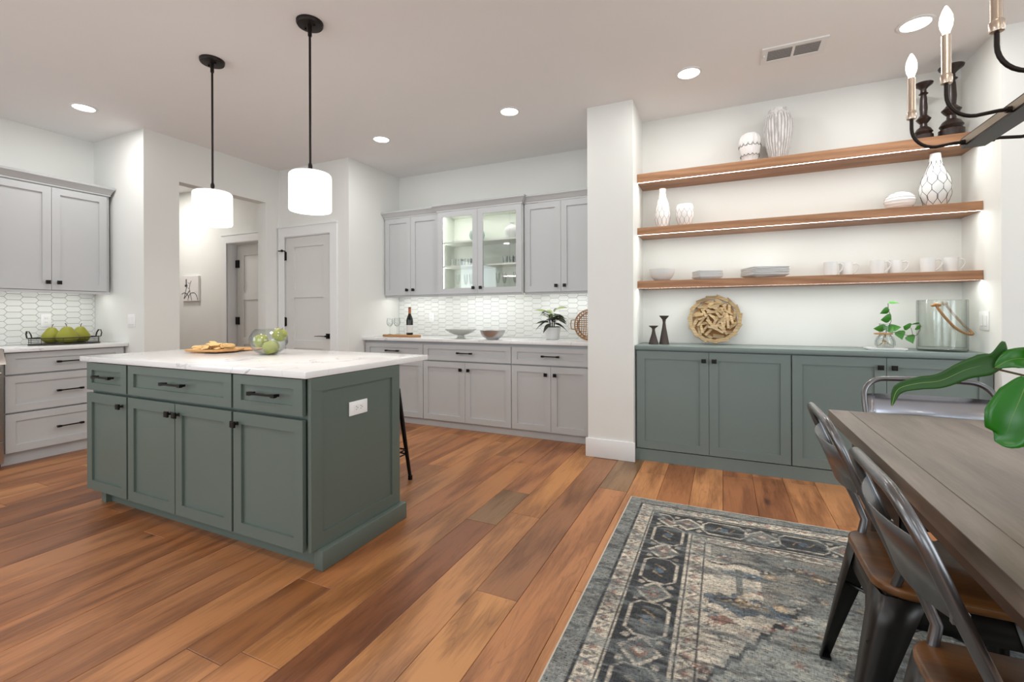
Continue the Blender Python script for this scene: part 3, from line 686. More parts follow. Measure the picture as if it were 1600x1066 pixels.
# ---------------------------------------------------------------- rug
import numpy as np
RX0, RX1, RY0, RY1 = -.528, 2.32, -.25, 2.958
nx, ny = 440, 500
gx = np.linspace(RX0, RX1, nx); gy = np.linspace(RY0, RY1, ny)
X, Y_ = np.meshgrid(gx, gy, indexing='ij')
rs = np.random.RandomState(5)
def vnoise(fx, fy, seed=0):
    r_ = np.random.RandomState(seed); n1, n2 = int((RX1-RX0)*fx)+3, int((RY1-RY0)*fy)+3
    G = r_.rand(n1, n2); a = (X-RX0)*fx; b = (Y_-RY0)*fy; i = a.astype(int); j = b.astype(int); a -= i; b -= j
    a = a*a*(3-2*a); b = b*b*(3-2*b)
    return (G[i, j]*(1-a)*(1-b)+G[i+1, j]*a*(1-b)+G[i, j+1]*(1-a)*b+G[i+1, j+1]*a*b)
S = lambda *c: np.array(srgb(*c)[:3])
C_BL, C_CR, C_DK, C_NV, C_LB, C_GR, C_RU, C_GO, C_TE = S(134, 135, 131), S(208, 198, 182), S(62, 64, 66), S(48, 49, 56), S(170, 172, 165), S(124, 124, 120), S(158, 116, 102), S(190, 162, 124), S(96, 112, 126)
u = np.minimum(X-RX0, RX1-X); v_ = np.minimum(Y_-RY0, RY1-Y_); D = np.minimum(u, v_)
along = np.where(u < v_, Y_, X)
im = np.zeros((nx, ny, 3))
def put(mask, col, a=1.0):
    mk = (mask.astype(float)*a)[..., None]; im[:] = im*(1-mk)+col*mk
put(D >= 0, C_BL); put(D > .072, C_CR); put(D > .150, C_DK); put(D > .375, C_CR); put(D > .445, C_CR)
def line(d0, w=.004, col=C_DK): put(np.abs(D-d0) < w, col)
for d0, wd in ((.111, .030), (.410, .027)):           # small guard borders: zigzag vine with blossoms
    ph = (along/.085) % 1; tri = np.abs(ph-.5)*4-1
    put(np.abs(D-d0-tri*wd*.85) < .0055, C_GR, .9); put((np.hypot(((along/.085) % 1-.5)*.085, D-d0) < .013), C_RU, .7)
    put((np.hypot(((along/.085+.5) % 1-.5)*.085, D-d0+.012) < .010), C_DK, .7)
line(.074); line(.149); line(.158, .0035, C_CR); line(.366, .004, C_CR); line(.376); line(.444, .0035)
cell = .36; ph = (along/cell) % 1; pa = (ph-.5)*cell; dd_ = D-.262   # main dark border: cartouches
put((np.abs(pa)+np.abs(dd_)*1.1 < .085), C_CR); put((np.abs(pa)+np.abs(dd_)*1.1 < .066), C_GR); put((np.abs(pa)+np.abs(dd_)*1.1 < .038), C_RU, .8); put((np.abs(pa)+np.abs(dd_)*1.1 < .018), C_CR)
pb = ((ph+.5) % 1-.5)*cell
cart = np.maximum(np.abs(pb)-.075, 0)*1.2+np.maximum(np.abs(dd_)-.035, 0)
put(np.abs(cart-.035) < .006, C_CR, .9); put((np.abs(pb) < .05) & (np.abs(dd_-.02*np.sin(pb*90)) < .007), C_GO, .7); put(np.hypot(pb, dd_) < .022, C_TE)
put(((np.hypot((np.abs(pb)-.12), np.abs(dd_)-.06) < .014)), C_CR, .7)
# field
F = D > .449; cxr, cyr = (RX0+RX1)/2, (RY0+RY1)/2
ex, ey = np.abs(X-cxr), np.abs(Y_-cyr)
zig = .016*(np.abs(((ex/.05) % 1)-.5)*4-1)
med = ex*1.25+ey*.78+zig; put(F & (med < 1.36), C_LB); put(F & (np.abs(med-1.36) < .014), C_DK); put(F & (np.abs(med-1.31) < .006), C_CR)
put(F & (med < 1.02), C_GR); put(F & (np.abs(med-1.02) < .012), C_CR); put(F & (med < .7), C_NV); put(F & (np.abs(med-.7) < .012), C_CR); put(F & (med < .36), C_CR)
# corner ornaments: stepped bars, tall palmette, blue star medallion
cxo, cyo = X-(RX0+.449), (RY1-.449)-Y_; cxo = np.minimum(cxo, RX1-.449-X); cyo = np.minimum(cyo, Y_-RY0-.449)
put(F & (cyo < .16) & (cxo > .02) & (cxo < .62), C_GR, .8); put(F & (np.abs(cyo-.16-.02*np.sin(cxo*30)) < .005) & (cxo < .62), C_DK)
for i_, (dx_, dy_, sx_, sy_, col_) in enumerate([(.16, .235, .17, .026, C_LB), (.2, .235, .16, .018, C_TE), (.14, .47, .16, .075, C_TE), (.14, .47, .10, .045, C_NV), (.14, .47, .09, .02, C_GO), (.30, .50, .06, .03, C_TE),
        (.42, .40, .1, .05, C_GR), (.50, .19, .14, .06, C_DK), (.50, .19, .11, .045, C_CR), (.50, .19, .07, .03, C_TE), (.50, .19, .04, .012, C_CR), (.44, .62, .07, .035, C_DK), (.07, .60, .05, .03, C_RU), (.25, .36, .07, .02, C_RU)]):
    q = np.abs(cxo-dx_)/sx_+np.abs(cyo-dy_)/sy_+.18*np.sin(cxo*85)*np.sin(cyo*95)
    put(F & (q < 1) & (med > 1.3), col_, .9); put(F & (np.abs(q-1.02) < .07) & (med > 1.3), C_DK, .7)
put(F & (np.abs(cxo-.14) < .014) & (cyo > .2) & (cyo < .42), C_GR)
put(F & (ex < .75) & (ey > .72) & (ey < 1.12) & (med > .9), C_GR, .75)
# scattered blossoms
for k in range(1100):
    px_, py_ = RX0+.46+rs.rand()*(RX1-RX0-.92), RY0+.46+rs.rand()*(RY1-RY0-.92); s_ = .012+.022*rs.rand(); c_ = [C_RU, C_DK, C_GO, C_TE, C_CR, C_NV, C_LB, C_GR][rs.randint(8)]
    i0, i1 = np.searchsorted(gx, (px_-.06, px_+.06)); j0, j1 = np.searchsorted(gy, (py_-.06, py_+.06))
    xs_, ys_ = X[i0:i1, j0:j1]-px_, Y_[i0:i1, j0:j1]-py_; th = np.arctan2(ys_, xs_); rr_ = np.hypot(xs_, ys_*1.4)
    kk = 4+rs.randint(3); mk = (rr_ < s_*(.75+.35*np.cos(kk*th+rs.rand()*6)))
    im[i0:i1, j0:j1][mk] = c_*.8+im[i0:i1, j0:j1][mk]*.2
    mk = rr_ < s_*.3; im[i0:i1, j0:j1][mk] = C_CR
# distressing: streaks across the width (weft direction) and blotches
st_ = .5*vnoise(12, 70, 1)+.3*vnoise(40, 130, 2)+.2*vnoise(5, 9, 3)
im = im*(.50+.95*st_[..., None])*(.78+.44*rs.rand(nx, ny)[..., None]); bl = np.clip((vnoise(7, 26, 4)*.6+vnoise(24, 90, 6)*.4-.52)*3.2, 0, .62)[..., None]
im = im*(1-bl)+S(132, 138, 138)*bl; bl = np.clip((vnoise(9, 40, 8)*.5+vnoise(30, 110, 9)*.5-.56)*3.5, 0, .65)[..., None]; im = im*(1-bl)+S(66, 68, 74)*bl
me = bpy.data.meshes.new('rug_pile'); idx = np.arange(nx*ny).reshape(nx, ny)
co = np.stack([X-cxr, Y_-cyr, np.full_like(X, .0)], -1).reshape(-1, 3); co[:, 2] = .011+.0006*rs.rand(nx*ny)
fc = np.stack([idx[:-1, :-1], idx[1:, :-1], idx[1:, 1:], idx[:-1, 1:]], -1).reshape(-1, 4)
me.vertices.add(nx*ny); me.vertices.foreach_set('co', co.ravel()); me.loops.add(fc.size); me.loops.foreach_set('vertex_index', fc.ravel().astype(np.int32))
me.polygons.add(len(fc)); me.polygons.foreach_set('loop_start', np.arange(0, fc.size, 4, dtype=np.int32)); me.update(calc_edges=True)
ca = me.color_attributes.new('design', 'FLOAT_COLOR', 'POINT'); ca.data.foreach_set('color', np.concatenate([np.clip(im, 0, 1).reshape(-1, 3), np.ones((nx*ny, 1))], 1).ravel())
mr = NT('woven_rug'); at_ = mr.n('ShaderNodeAttribute', attribute_name='design')
vv = mr.coord('Object', (50, 260, 1)); vv2 = mr.coord('Object', (260, 45, 1))
wn = mr.noise(vv, 1, 2, .6); wn2 = mr.noise(vv2, 1, 2, .6)
fac = mr.math('ADD', mr.math('MULTIPLY', wn, .9), mr.math('MULTIPLY', wn2, .5))
shade = mr.ramp(fac, [(.48, (.10, .10, .11)), (.66, (.88, .88, .88)), (.84, (1.25, 1.24, 1.22))])
mr.l(mr.mix(1.0, at_.outputs[0], shade, 'MULTIPLY'), mr.b.inputs['Base Color']); mr.b.inputs['Roughness'].default_value = .95; mr.bump(fac, .5, .002)
me.materials.append(mr.m)
rug = thing('area_rug', 'faded blue grey and cream oriental patterned rug under the dining table', 'rug', (cxr, cyr, 0))
o = bpy.data.objects.new('pile', me); COL.objects.link(o); o.parent = rug
m = MB()
e_ = .006
m.box(RX0-e_, RX1+e_, RY0-e_, RY0, .0, .011).box(RX0-e_, RX1+e_, RY1, RY1+e_, 0, .011).box(RX0-e_, RX0, RY0, RY1, 0, .011).box(RX1, RX1+e_, RY0, RY1, 0, .011).box(RX0, RX1, RY0, RY1, .0005, .004)
m.build('binding', plain('rug_binding', srgb(200, 192, 178), .9), rug)

# ---------------------------------------------------------------- dining table
t = thing('dining_table', 'long grey brown wooden plank dining table with metal chairs around', 'table', (.9, 1.34, 0))
for x0, x1 in ((.405, .4765), (.4775, .829), (.830, 1.18), (1.181, 1.395)):
    MB().box(x0, x1, .33, 2.347, .716, .76).bevel(.0012, 1).build('board', 'table', t)
MB().box(.47, 1.33, .42, .45, .62, .716).box(.47, 1.33, 2.23, 2.26, .62, .716).box(.47, .50, .45, 2.23, .62, .716).box(1.3, 1.33, .45, 2.23, .62, .716).build('apron', 'darkwood', t)
for sx, sy in ((.50, .47), (1.22, .47), (.50, 2.13), (1.22, 2.13)):
    MB().box(sx, sx+.085, sy, sy+.085, .012, .62).bevel(.004).build('leg', 'darkwood', t)

# ---------------------------------------------------------------- dining chairs (sheet metal, wooden seat); local front = +x
def make_chair(name, label, loc, rot, w=.36, group=None):
    c = thing(name, label, 'chair', (0, 0, 0), group); hw = w/2
    MB().prism(rrect(-.185, .185, -hw-.005, hw+.005, .075), .437, .462).bevel(.006, 2, .9).build('seat', 'seat', c, sharp=.9)
    ring = rrect(-.172, .172, -hw+.008, hw-.008, .07)
    m = MB(); m.rings([[(x, y, .437) for x, y in ring], [(x*1.03, y*1.03, .368) for x, y in ring]], cap=False); m.build('apron', 'darkmetal', c, solid=.003)
    for sx in (-1, 1):
        for sy in (-1, 1):
            fx, fy = sx*(.25 if sx < 0 else .215), sy*(hw+.015)
            tx, ty = sx*.172, sy*(hw-.006); rows = []
            for k in range(6):
                q = k/5; z = .435-.423*q; cx_ = tx+(fx-tx)*q; cy_ = ty+(fy-ty)*q; wd = .062*(1-q)**1.15+.030
                rows.append([(cx_-sx*wd, cy_+sy*.002, z), (cx_-sx*wd*.45, cy_+sy*.003, z), (cx_-sx*.010, cy_+sy*.001, z), (cx_, cy_-sy*.008, z), (cx_+sx*.002, cy_-sy*wd*.45, z), (cx_+sx*.002, cy_-sy*wd, z)])
            m = MB(); m.rings(rows, closed=False, cap=False); m.box(min(fx, fx-sx*.028), max(fx, fx-sx*.028), min(fy, fy-sy*.028), max(fy, fy-sy*.028), .012, .018)
            m.build('leg', 'darkmetal', c, sharp=1.2, solid=.003)
    m = MB(); m.tube([(-.2, -hw+.01, .3), (.19, hw-.01, .3)], .006); m.tube([(-.2, hw-.01, .29), (.19, -hw+.01, .29)], .006); m.build('brace', 'darkmetal', c)
    prof = [(-.150, .400), (-.145, .44), (-.130, .50), (-.150, .555), (-.183, .63), (-.213, .70), (-.240, .765)]
    L_ = [(x, -(hw-(.026, .024, .010, .003, .001, 0, -.002)[i]), z) for i, (x, z) in enumerate(prof)]
    rad = .085; yc = hw+.002
    arc = []
    for k in range(1, 9):
        a = PI/2*k/8; zz = .785+rad*math.sin(a); arc.append((-.240-(zz-.765)*.42, -(yc-rad+rad*math.cos(a)), zz))
    full = L_+arc+[(-.288, 0, .874)]; full += [(x, -y, z) for x, y, z in full[-2::-1]]
    MB().tube(full, .0115, 12).build('back_hoop', 'gunmetal', c, sharp=1.5)
    rows = []
    for k in range(13):
        q = -1+k/6; y = q*(hw-.002); bow = .038*(1-q*q)
        top_ = .802+.0*q; rows.append([(-.199-bow, y, .672+.012*q*q), (-.222-bow, y, .735), (-.250-bow, y, top_)])
    m = MB(); m.rings(rows, closed=False, cap=False); m.build('back_plate', 'gunmetal' if rot == 0 else 'lit_gunmetal', c, sharp=1.2, solid=.0025)  # far chair's plate takes the gunmetal with reflected light coloured in
    for s in (-1, 1):
        MB().box(-.225, -.203, s*(hw-.004)-.005, s*(hw-.004)+.005, .69, .71).build('bracket', 'gunmetal', c)
    c.location = loc; c.rotation_euler = (0, 0, rot); ORG[c.name] = Vector(loc); return c
ch1 = make_chair('dining_chair', 'gunmetal side chair with wood seat, farther of the two on the rug', (.545, 1.668, 0), 0, group='metal dining chairs')
dup(ch1, (.545, 1.112, 0), 'gunmetal side chair with wood seat nearest the viewer, cut off by frame')
make_chair('dining_chair', 'brushed metal chair at the far end of the table by the green cabinets', (.815, 2.345, 0), -PI/2, w=.455, group='metal dining chairs')

# ---------------------------------------------------------------- counter stool
s = thing('counter_stool', 'black metal counter stool half hidden behind the island', 'stool', (-2.205, 2.455, 0))
MB().prism(rrect(-2.355, -2.055, 2.305, 2.605, .06), .645, .665).bevel(.004).build('seat', 'black', s)
for sx in (-1, 1):
    for sy in (-1, 1):
        MB().tube([(-2.205+sx*.13, 2.455+sy*.13, .648), (-2.205+sx*.188, 2.455+sy*.19, .022)], [.018, .012], 8).lathe([(.016, 0), (.016, .03)], (-2.205+sx*.189, 2.455+sy*.191, 0), 10).build('leg', 'black', s)
m = MB(); q = .172
for z in (.215, .185): m.tube([(-2.205-q, 2.455-q, z), (-2.205+q, 2.455-q, z), (-2.205+q, 2.455+q, z), (-2.205-q, 2.455+q, z)], .006, 6, loop=True)
m.build('footrest', 'black', s)

# ---------------------------------------------------------------- monstera-like plant in a vase on the table
p = thing('leafy_plant', 'big glossy green leafed plant in a white vase on the dining table', 'plant', (.93, 1.40, .76))
MB().lathe([(.05, 0), (.075, .03), (.085, .09), (.07, .15), (.045, .19), (.05, .2), (.042, .2), (.04, .15)], (.93, 1.40, .76), 28, cap=True).build('vase', 'ceramic', p)
def big_leaf(pts, wid, nrm, mat='leafg', fold=.2):
    pts = [Vector(a) for a in pts]; rows = []; n = len(pts)
    # resample with Catmull-Rom
    P_ = []
    for i in range(n-1):
        a, b, c_, d = pts[max(i-1, 0)], pts[i], pts[i+1], pts[min(i+2, n-1)]
        for k in range(6):
            t_ = k/6; P_.append(.5*((2*b)+(c_-a)*t_+(2*a-5*b+4*c_-d)*t_*t_+(3*b-a-3*c_+d)*t_**3))
    P_.append(pts[-1]); N = len(P_)
    for i, q in enumerate(P_):
        t_ = i/(N-1); x = t_*(len(wid)-1); k = min(int(x), len(wid)-2); w_ = wid[k]+(wid[k+1]-wid[k])*(x-k)
        tan = (P_[min(i+1, N-1)]-P_[max(i-1, 0)]).normalized(); sd = tan.cross(Vector(nrm)).normalized(); nn = sd.cross(tan)
        rows.append([q+sd*w_*f_+nn*abs(f_)**1.5*w_*fold for f_ in (-1, -.66, -.33, 0, .33, .66, 1)])
    m = MB(); m.rings(rows, closed=False, cap=False); lf = m.build('leaf', mat, p, sharp=2, solid=.0012)
    MB().tube([r_[3] for r_ in rows], [.0013*(1-.7*i/len(rows)) for i in range(len(rows))], 6).build('midrib', 'midrib', lf); return lf
big_leaf([(.397, 1.5, .930), (.410, 1.5, .974), (.45, 1.5, .992), (.495, 1.5, 1.002), (.540, 1.5, 1.03), (.575, 1.5, 1.045), (.600, 1.5, 1.062), (.611, 1.5, 1.103)],
         [.001, .012, .016, .018, .022, .027, .020, .003], (.15, -1, .15), 'leaf', .15)
big_leaf([(.592, 1.49, 1.040), (.62, 1.48, 1.062), (.66, 1.47, 1.062), (.72, 1.45, 1.04)], [.002, .024, .03, .02], (.1, -.9, .5))
big_leaf([(.64, 1.47, 1.02), (.625, 1.46, .98), (.605, 1.45, .93), (.592, 1.45, .885), (.575, 1.45, .872)], [.012, .040, .05, .036, .001], (-.05, -.95, .3))
big_leaf([(.632, 1.45, 1.095), (.69, 1.44, 1.085), (.75, 1.43, 1.07)], [.010, .018, .004], (0, -.9, .3), 'leaf')
big_leaf([(.95, 1.45, 1.05), (1.02, 1.5, 1.12), (1.1, 1.52, 1.08)], [.01, .06, .002], (.2, -.5, .8))
big_leaf([(1.0, 1.35, 1.0), (1.06, 1.25, 1.06), (1.12, 1.18, 1.0)], [.01, .06, .002], (.3, .4, .8))
for a, b in (((.590, 1.5, 1.038), (.74, 1.45, .985)), ((.64, 1.47, 1.02), (.76, 1.44, 1.0)), ((.75, 1.43, 1.07), (.85, 1.42, 1.02)), ((.95, 1.45, 1.05), (.94, 1.42, .95)), ((1.0, 1.35, 1.0), (.95, 1.39, .95))):
    MB().tube([a, ((a[0]+b[0])/2, (a[1]+b[1])/2, (a[2]+b[2])/2+.006), b, (.93, 1.40, .94)], .0028, 6).build('stem', 'stem', p)

# ---------------------------------------------------------------- things on the oak shelves
def fluted(n, a): return lambda th, z: 1-a*abs(math.sin(n*th/2))**3
top(MB().lathe([(.04, 0), (.052, .012), (.085, .14), (.093, .22), (.084, .29), (.052, .345), (.045, .362), (.05, .37), (.04, .37), (.034, .33)], (.383, 4.02, 2.322), 128, fn=lambda th, z: 1-.04*(math.sin(11*th) > .55)), 'ribbed_vase', 'ribbed',
    'tall whitewashed vase with grey vertical ribs on the top shelf', 'vase', sharp=.9) if False else None
def ribmat():
    m = NT('whitewashed_ribs'); v = m.coord('Object', (60, 60, 9)); nz = m.noise(v, 1, 3, .6)
    m.l(m.ramp(nz, [(.3, srgb(176, 172, 172)), (.6, srgb(226, 223, 221))]), m.b.inputs['Base Color']); m.b.inputs['Roughness'].default_value = .85; return m.m
M['ribbed'] = ribmat()
top(MB().lathe([(.046, 0), (.058, .02), (.088, .14), (.098, .24), (.096, .30), (.078, .355), (.062, .378), (.066, .392), (.056, .392), (.05, .36)], (.383, 4.02, 2.322), 160, fn=lambda th, z: 1 if z > .36 else 1-.05*max(0, math.cos(26*th))**2),
    'ribbed_vase', 'ribbed', 'tall whitewashed vase with grey vertical ribs on the top shelf', 'vase', sharp=.9)
vs_ = [o for o in bpy.data.objects if o.name == 'ribbed_vase'][0]
m = MB(); prf = [(.058, .02), (.088, .14), (.098, .24), (.096, .30), (.078, .355)]
for k in range(26):
    a = 2*PI*(k+.0)/26; m.tube([(.383+r_*.965*math.cos(a), 4.02+r_*.965*math.sin(a), 2.322+z_) for r_, z_ in [(prf[i][0]+(prf[i+1][0]-prf[i][0])*q_/4, prf[i][1]+(prf[i+1][1]-prf[i][1])*q_/4) for i in range(4) for q_ in range(4)]], .0028, 5)
m.build('rib_grooves', 'softline', vs_)
def scal(n, rows): return lambda th, z: 1-.06*abs(math.sin(n/2*th+(int(z*rows) % 2)*PI/2))
top(MB().lathe([(.040, 0), (.045, .01), (.062, .068), (.066, .075), (.078, .14), (.076, .15), (.080, .158), (.078, .19), (.066, .225), (.048, .24), (.042, .238), (.04, .2)], (.192, 4.02, 2.322), 112, fn=scal(14, 13)),
    'petal_vase', 'matte', 'small white vase with overlapping petal relief beside the tall ribbed vase', 'vase', sharp=.8)
pv_ = [o for o in bpy.data.objects if o.name == 'petal_vase'][0]
m = MB()
for z_, r_ in ((.075, .066), (.15, .0775)):
    m.tube([(.192+r_*math.cos(a), 4.02+r_*math.sin(a), 2.322+z_-.014*abs(math.sin(7*a))) for a in [2*PI*i/84 for i in range(84)]], .0022, 4, loop=True)
m.build('petal_edges', 'greylines', pv_)
def candlestick(x, y, h, r, lb):
    k = h/.43; P_ = [(.9, 0), (1, .02), (1, .05), (.78, .06), (.95, .075), (.72, .1), (.4, .115), (.35, .135), (.62, .155), (.78, .17), (.55, .185), (.36, .2), (.42, .25), (.36, .32), (.3, .345), (.5, .355), (.32, .365), (.3, .385), (.5, .4), (.95, .42), (1, .43), (.3, .425)]
    top(MB().lathe([(a*r, b*k) for a, b in P_], (x, y, 2.322), 28), 'candlestick', 'espresso', lb, 'candlestick', 'turned candlesticks')
candlestick(1.235, 4.0, .40, .052, 'shorter dark turned wooden candlestick on the top shelf')
candlestick(1.372, 3.98, .475, .066, 'taller dark turned wooden candlestick at right end of the top shelf')
def lattice_vase(name, prof, c, n, rowh, lb, line='matte', mat='matte', dw=.0016):
    zt = prof[-1][1]
    def rad(z):
        for (r0, z0), (r1, z1) in zip(prof, prof[1:]):
            if z0 <= z <= z1 and z1 > z0: return r0+(r1-r0)*(z-z0)/(z1-z0)
        return prof[-1][0]
    r = thing(name, lb, 'vase', c)
    MB().lathe(prof+[(prof[-1][0]*.85, zt), (prof[-1][0]*.7, zt-.03)], c, 40).build('body', mat, r)
    m = MB(); rows = int(zt/rowh)
    for k in range(n):
        for s in (0, 1):
            pts = []
            for j in range(rows*4+1):
                z = min(j*rowh/4, zt-.002); ph = j/4.0
                tri = [0, .35, 1, .65, 0][0] if False else (0.5-0.5*math.cos(PI*min(1, max(0, ((ph % 2) if (ph % 2) <= 1 else 2-(ph % 2))*1.7-.35))))
                th = 2*PI*(k+(.5-.42*tri if s == 0 else -.5+.42*tri+1-.5+.5))/n if False else 2*PI*(k+(.46*tri)*(1 if s == 0 else -1))/n
                pts.append((c[0]+rad(z)*math.cos(th), c[1]+rad(z)*math.sin(th), c[2]+z))
            m.tube(pts, dw, 4, cap=False)
    m.build('relief_lines', line, r)
lattice_vase('lattice_vase', [(.035, 0), (.048, .01), (.060, .07), (.062, .12), (.050, .19), (.034, .25), (.026, .30), (.027, .33)], (-.455, 4.0, 1.877), 10, .055, 'white bottle vase with carved oval relief at left of middle shelf', 'softline', dw=.0016)
lattice_vase('lattice_vase', [(.042, 0), (.050, .01), (.066, .07), (.069, .12), (.063, .165), (.058, .18)], (-.282, 4.0, 1.877), 10, .048, 'short white pot with carved oval relief beside the bottle vase', 'softline', dw=.0016)
lattice_vase('honeycomb_vase', [(.045, 0), (.058, .01), (.080, .08), (.085, .13), (.074, .19), (.050, .25), (.034, .30), (.028, .36)], (1.296, 4.0, 1.877), 9, .062, 'tall white vase with black honeycomb outlines under the candlesticks', 'slot', 'ceramic', .0016)
b = thing('ceramic_orb', 'white ridged ceramic orb on the middle shelf beside the honeycomb vase', 'decor', (1.115, 4.03, 1.877))
MB().ball((1.115, 4.03, 1.942), .088, .74, 32).build('body', 'matte', b)
m = MB()
for k in range(1, 10):
    a = PI*k/10; m.tube([(1.115+.0885*math.sin(a)*math.cos(q_), 4.03+.0885*math.sin(a)*math.sin(q_), 1.942-.0655*math.cos(a)) for q_ in [2*PI*i/32 for i in range(32)]], .0018, 4, loop=True)
m.build('ridges', 'ceramic', b)
# bowl and plates
top(MB().lathe([(.04, 0), (.06, .008), (.088, .04), (.100, .075), (.104, .098), (.101, .098), (.096, .075), (.084, .042), (.05, .014), (0, .012)], (-.462, 3.99, 1.438), 36), 'serving_bowl', 'ceramic', 'white round ceramic bowl at left end of the lowest shelf', 'bowl')
def sqplate(cx, cy, z, h, first=[None]):
    m = MB(); rs_ = []
    for k, (s_, dz, lift) in enumerate(((.5, 0, 0), (.78, .003, .0), (1, .014, .010), (1, .018, .010), (.78, .0075, 0), (.5, .005, 0))):
        ring = rrect(-h*s_, h*s_, -h*s_, h*s_, h*s_*.28, 3); rs_.append([Vector((x, y, dz+lift*min(1, (abs(x)*abs(y))/(h*h)*1.2))) for x, y in ring])
    return m.rings(rs_)
for cx_, cy_, hh, cnt, lbn in ((-.115, 3.99, .098, 5, 'small square white plates beside the bowl'), (.287, 4.0, .135, 6, 'large square white plates at shelf centre')):
    pl = None
    for i in range(cnt):
        pos = 'topmost plate' if i == cnt-1 else ('bottom plate' if i == 0 else 'plate within')
        lb = f'{pos} of the stack of {lbn}' if i in (0, cnt-1) else f'middle plate in the stack of {lbn}'
        z = 1.438+i*.0105
        if not pl:
            pl = sqplate(0, 0, 0, hh).build('square_plate', 'ceramic', sharp=.5); tag(pl, lb, 'plate', 'stack of '+lbn); pl.location = (cx_, cy_, z); pl.rotation_euler = (0, 0, .35)
        else: dup(pl, (cx_, cy_, z), lb, rot=(0, 0, .35+random.uniform(-.04, .04)))
# mugs
mg = None
names = ['leftmost white mug on the lowest shelf', 'second white mug from left on the lowest shelf', 'third white mug, left one of the middle pair', 'fourth white mug, right one of the middle pair', 'fifth white mug, left one of the right pair', 'rightmost white mug on the lowest shelf by the wall']
for (x, y), lb in zip(((.702, 3.97), (.806, 4.03), (.972, 3.97), (1.084, 4.02), (1.245, 3.97), (1.372, 4.0)), names):
    if mg: dup(mg, (x, y, 1.438), lb, rot=(0, 0, random.uniform(-.15, .1))); continue
    mg = thing('coffee_mug', lb, 'mug', (x, y, 1.438), 'white mugs on the lowest shelf')
    MB().lathe([(.030, 0), (.036, .002), (.039, .03), (.0405, .098), (.037, .098), (.035, .03), (.03, .008), (0, .006)], (x, y, 1.438), 32).build('cup', 'ceramic', mg)
    MB().tube([(x+.037, y, 1.438+.082), (x+.058, y, 1.438+.088), (x+.073, y, 1.438+.075), (x+.073, y, 1.438+.055), (x+.058, y, 1.438+.03), (x+.037, y, 1.438+.012)], .0042, 8).build('handle', 'ceramic', mg)

# ---------------------------------------------------------------- things on the green top
def taper(x, y, h, lb):
    top(MB().lathe([(.040, 0), (.039, .004), (.028, h*.30), (.016, h*.58), (.011, h*.76), (.014, h*.86), (.036, h*.97), (.038, h), (.012, h-.012)], (x, y, .917), 28), 'candle_holder', 'darkclay', lb, 'candle holder', 'dark flared candle holders')
taper(-.522, 3.93, .152, 'shorter dark brown flared candle holder by the column'); taper(-.442, 3.96, .235, 'taller dark brown flared candle holder beside the driftwood disc')
dk = thing('driftwood_disc', 'round wall decoration of glued driftwood sticks leaning on niche wall', 'decor', (-.065, 4.06, .917))
random.seed(11)
sh = None; C0 = Vector((0, 0, .2)); lean = Matrix.Rotation(-.30, 4, 'X')
def stick(x, z, a, L, dep, wd=.018):
    global sh
    m = MB(); m.box(-L/2, L/2, -.006, .006, -wd/2, wd/2)
    for v_i in m.bm.verts: v_i.co += Vector((random.uniform(-.004, .004), random.uniform(-.002, .002), random.uniform(-.002, .002)))
    m.xf(lean @ Matrix.Translation((x, dep, z+.211)) @ Matrix.Rotation(a, 4, 'Y'))
    o = m.build('wood_stick', 'driftwood', dk, local=True); q_ = random.uniform(.7, 1.1); o.color = (q_, q_, q_*random.uniform(.9, 1.05), 1)
for k in range(15):
    a = 2*PI*k/15; stick(.185*math.cos(a), .185*math.sin(a), -a+PI/2+.14, .095, -.014, .028)
for k in range(12):
    a = 2*PI*k/12+.2; stick(.148*math.cos(a), .148*math.sin(a), -a+PI/2+random.uniform(.3, .9), random.uniform(.07, .10), random.uniform(-.014, .0), random.uniform(.020, .030))
for k in range(36):
    rr_ = .128*math.sqrt((k+.5)/36); a = k*2.39996; stick(rr_*math.cos(a), rr_*math.sin(a), random.uniform(0, PI), random.uniform(.06, .105), -.016-.010*(k % 4)-random.uniform(0, .003), random.uniform(.016, .024))
m = MB(); m.tube([(0, .006, 0), (0, .01, 0)], .165, 32); m.xf(lean @ Matrix.Translation((0, 0, .211))); m.build('backing', 'rattan', dk, local=True)
# glass jar with rope handle
j = thing('glass_jar', 'large pale green glass cylinder jar with rope handle by the niche wall', 'jar', (1.315, 3.965, .917))
cx_, cy_, R_ = 1.315, 3.965, .128
MB().lathe([(.02, 0), (R_-.006, 0), (R_, .008), (R_, .33), (R_-.003, .338), (R_-.008, .333), (R_-.008, .024), (.02, .018)], (cx_, cy_, .917), 48).build('glass_body', 'jar', j)
fk = (1.247, cy_-R_*.92, 1.222); bk = (1.372, cy_+R_*.95, 1.232)
m = MB(); m.ball(fk, .016, .8); m.ball((fk[0]+.014, fk[1], fk[2]-.002), .014, .8); m.ball((fk[0]-.014, fk[1], fk[2]-.004), .013, .7); m.ball(bk, .016, .9)
for src in (fk, bk): pass
pts = [fk, (1.262, 3.832, 1.18), (1.292, 3.826, 1.13), (1.335, 3.83, 1.075), (1.385, 3.85, 1.042), (1.425, 3.88, 1.030), (1.456, 3.93, 1.034), (1.462, 3.985, 1.052), (1.45, 4.04, 1.09), (1.42, 4.08, 1.15), bk]
m.tube(pts, .0045, 6)
def cr(P, t):
    i = min(int(t), len(P)-2); f = t-i; a, b, c_, d = [Vector(P[max(0, min(len(P)-1, i+q))]) for q in (-1, 0, 1, 2)]
    return .5*((2*b)+(c_-a)*f+(2*a-5*b+4*c_-d)*f*f+(3*b-a-3*c_+d)*f**3)
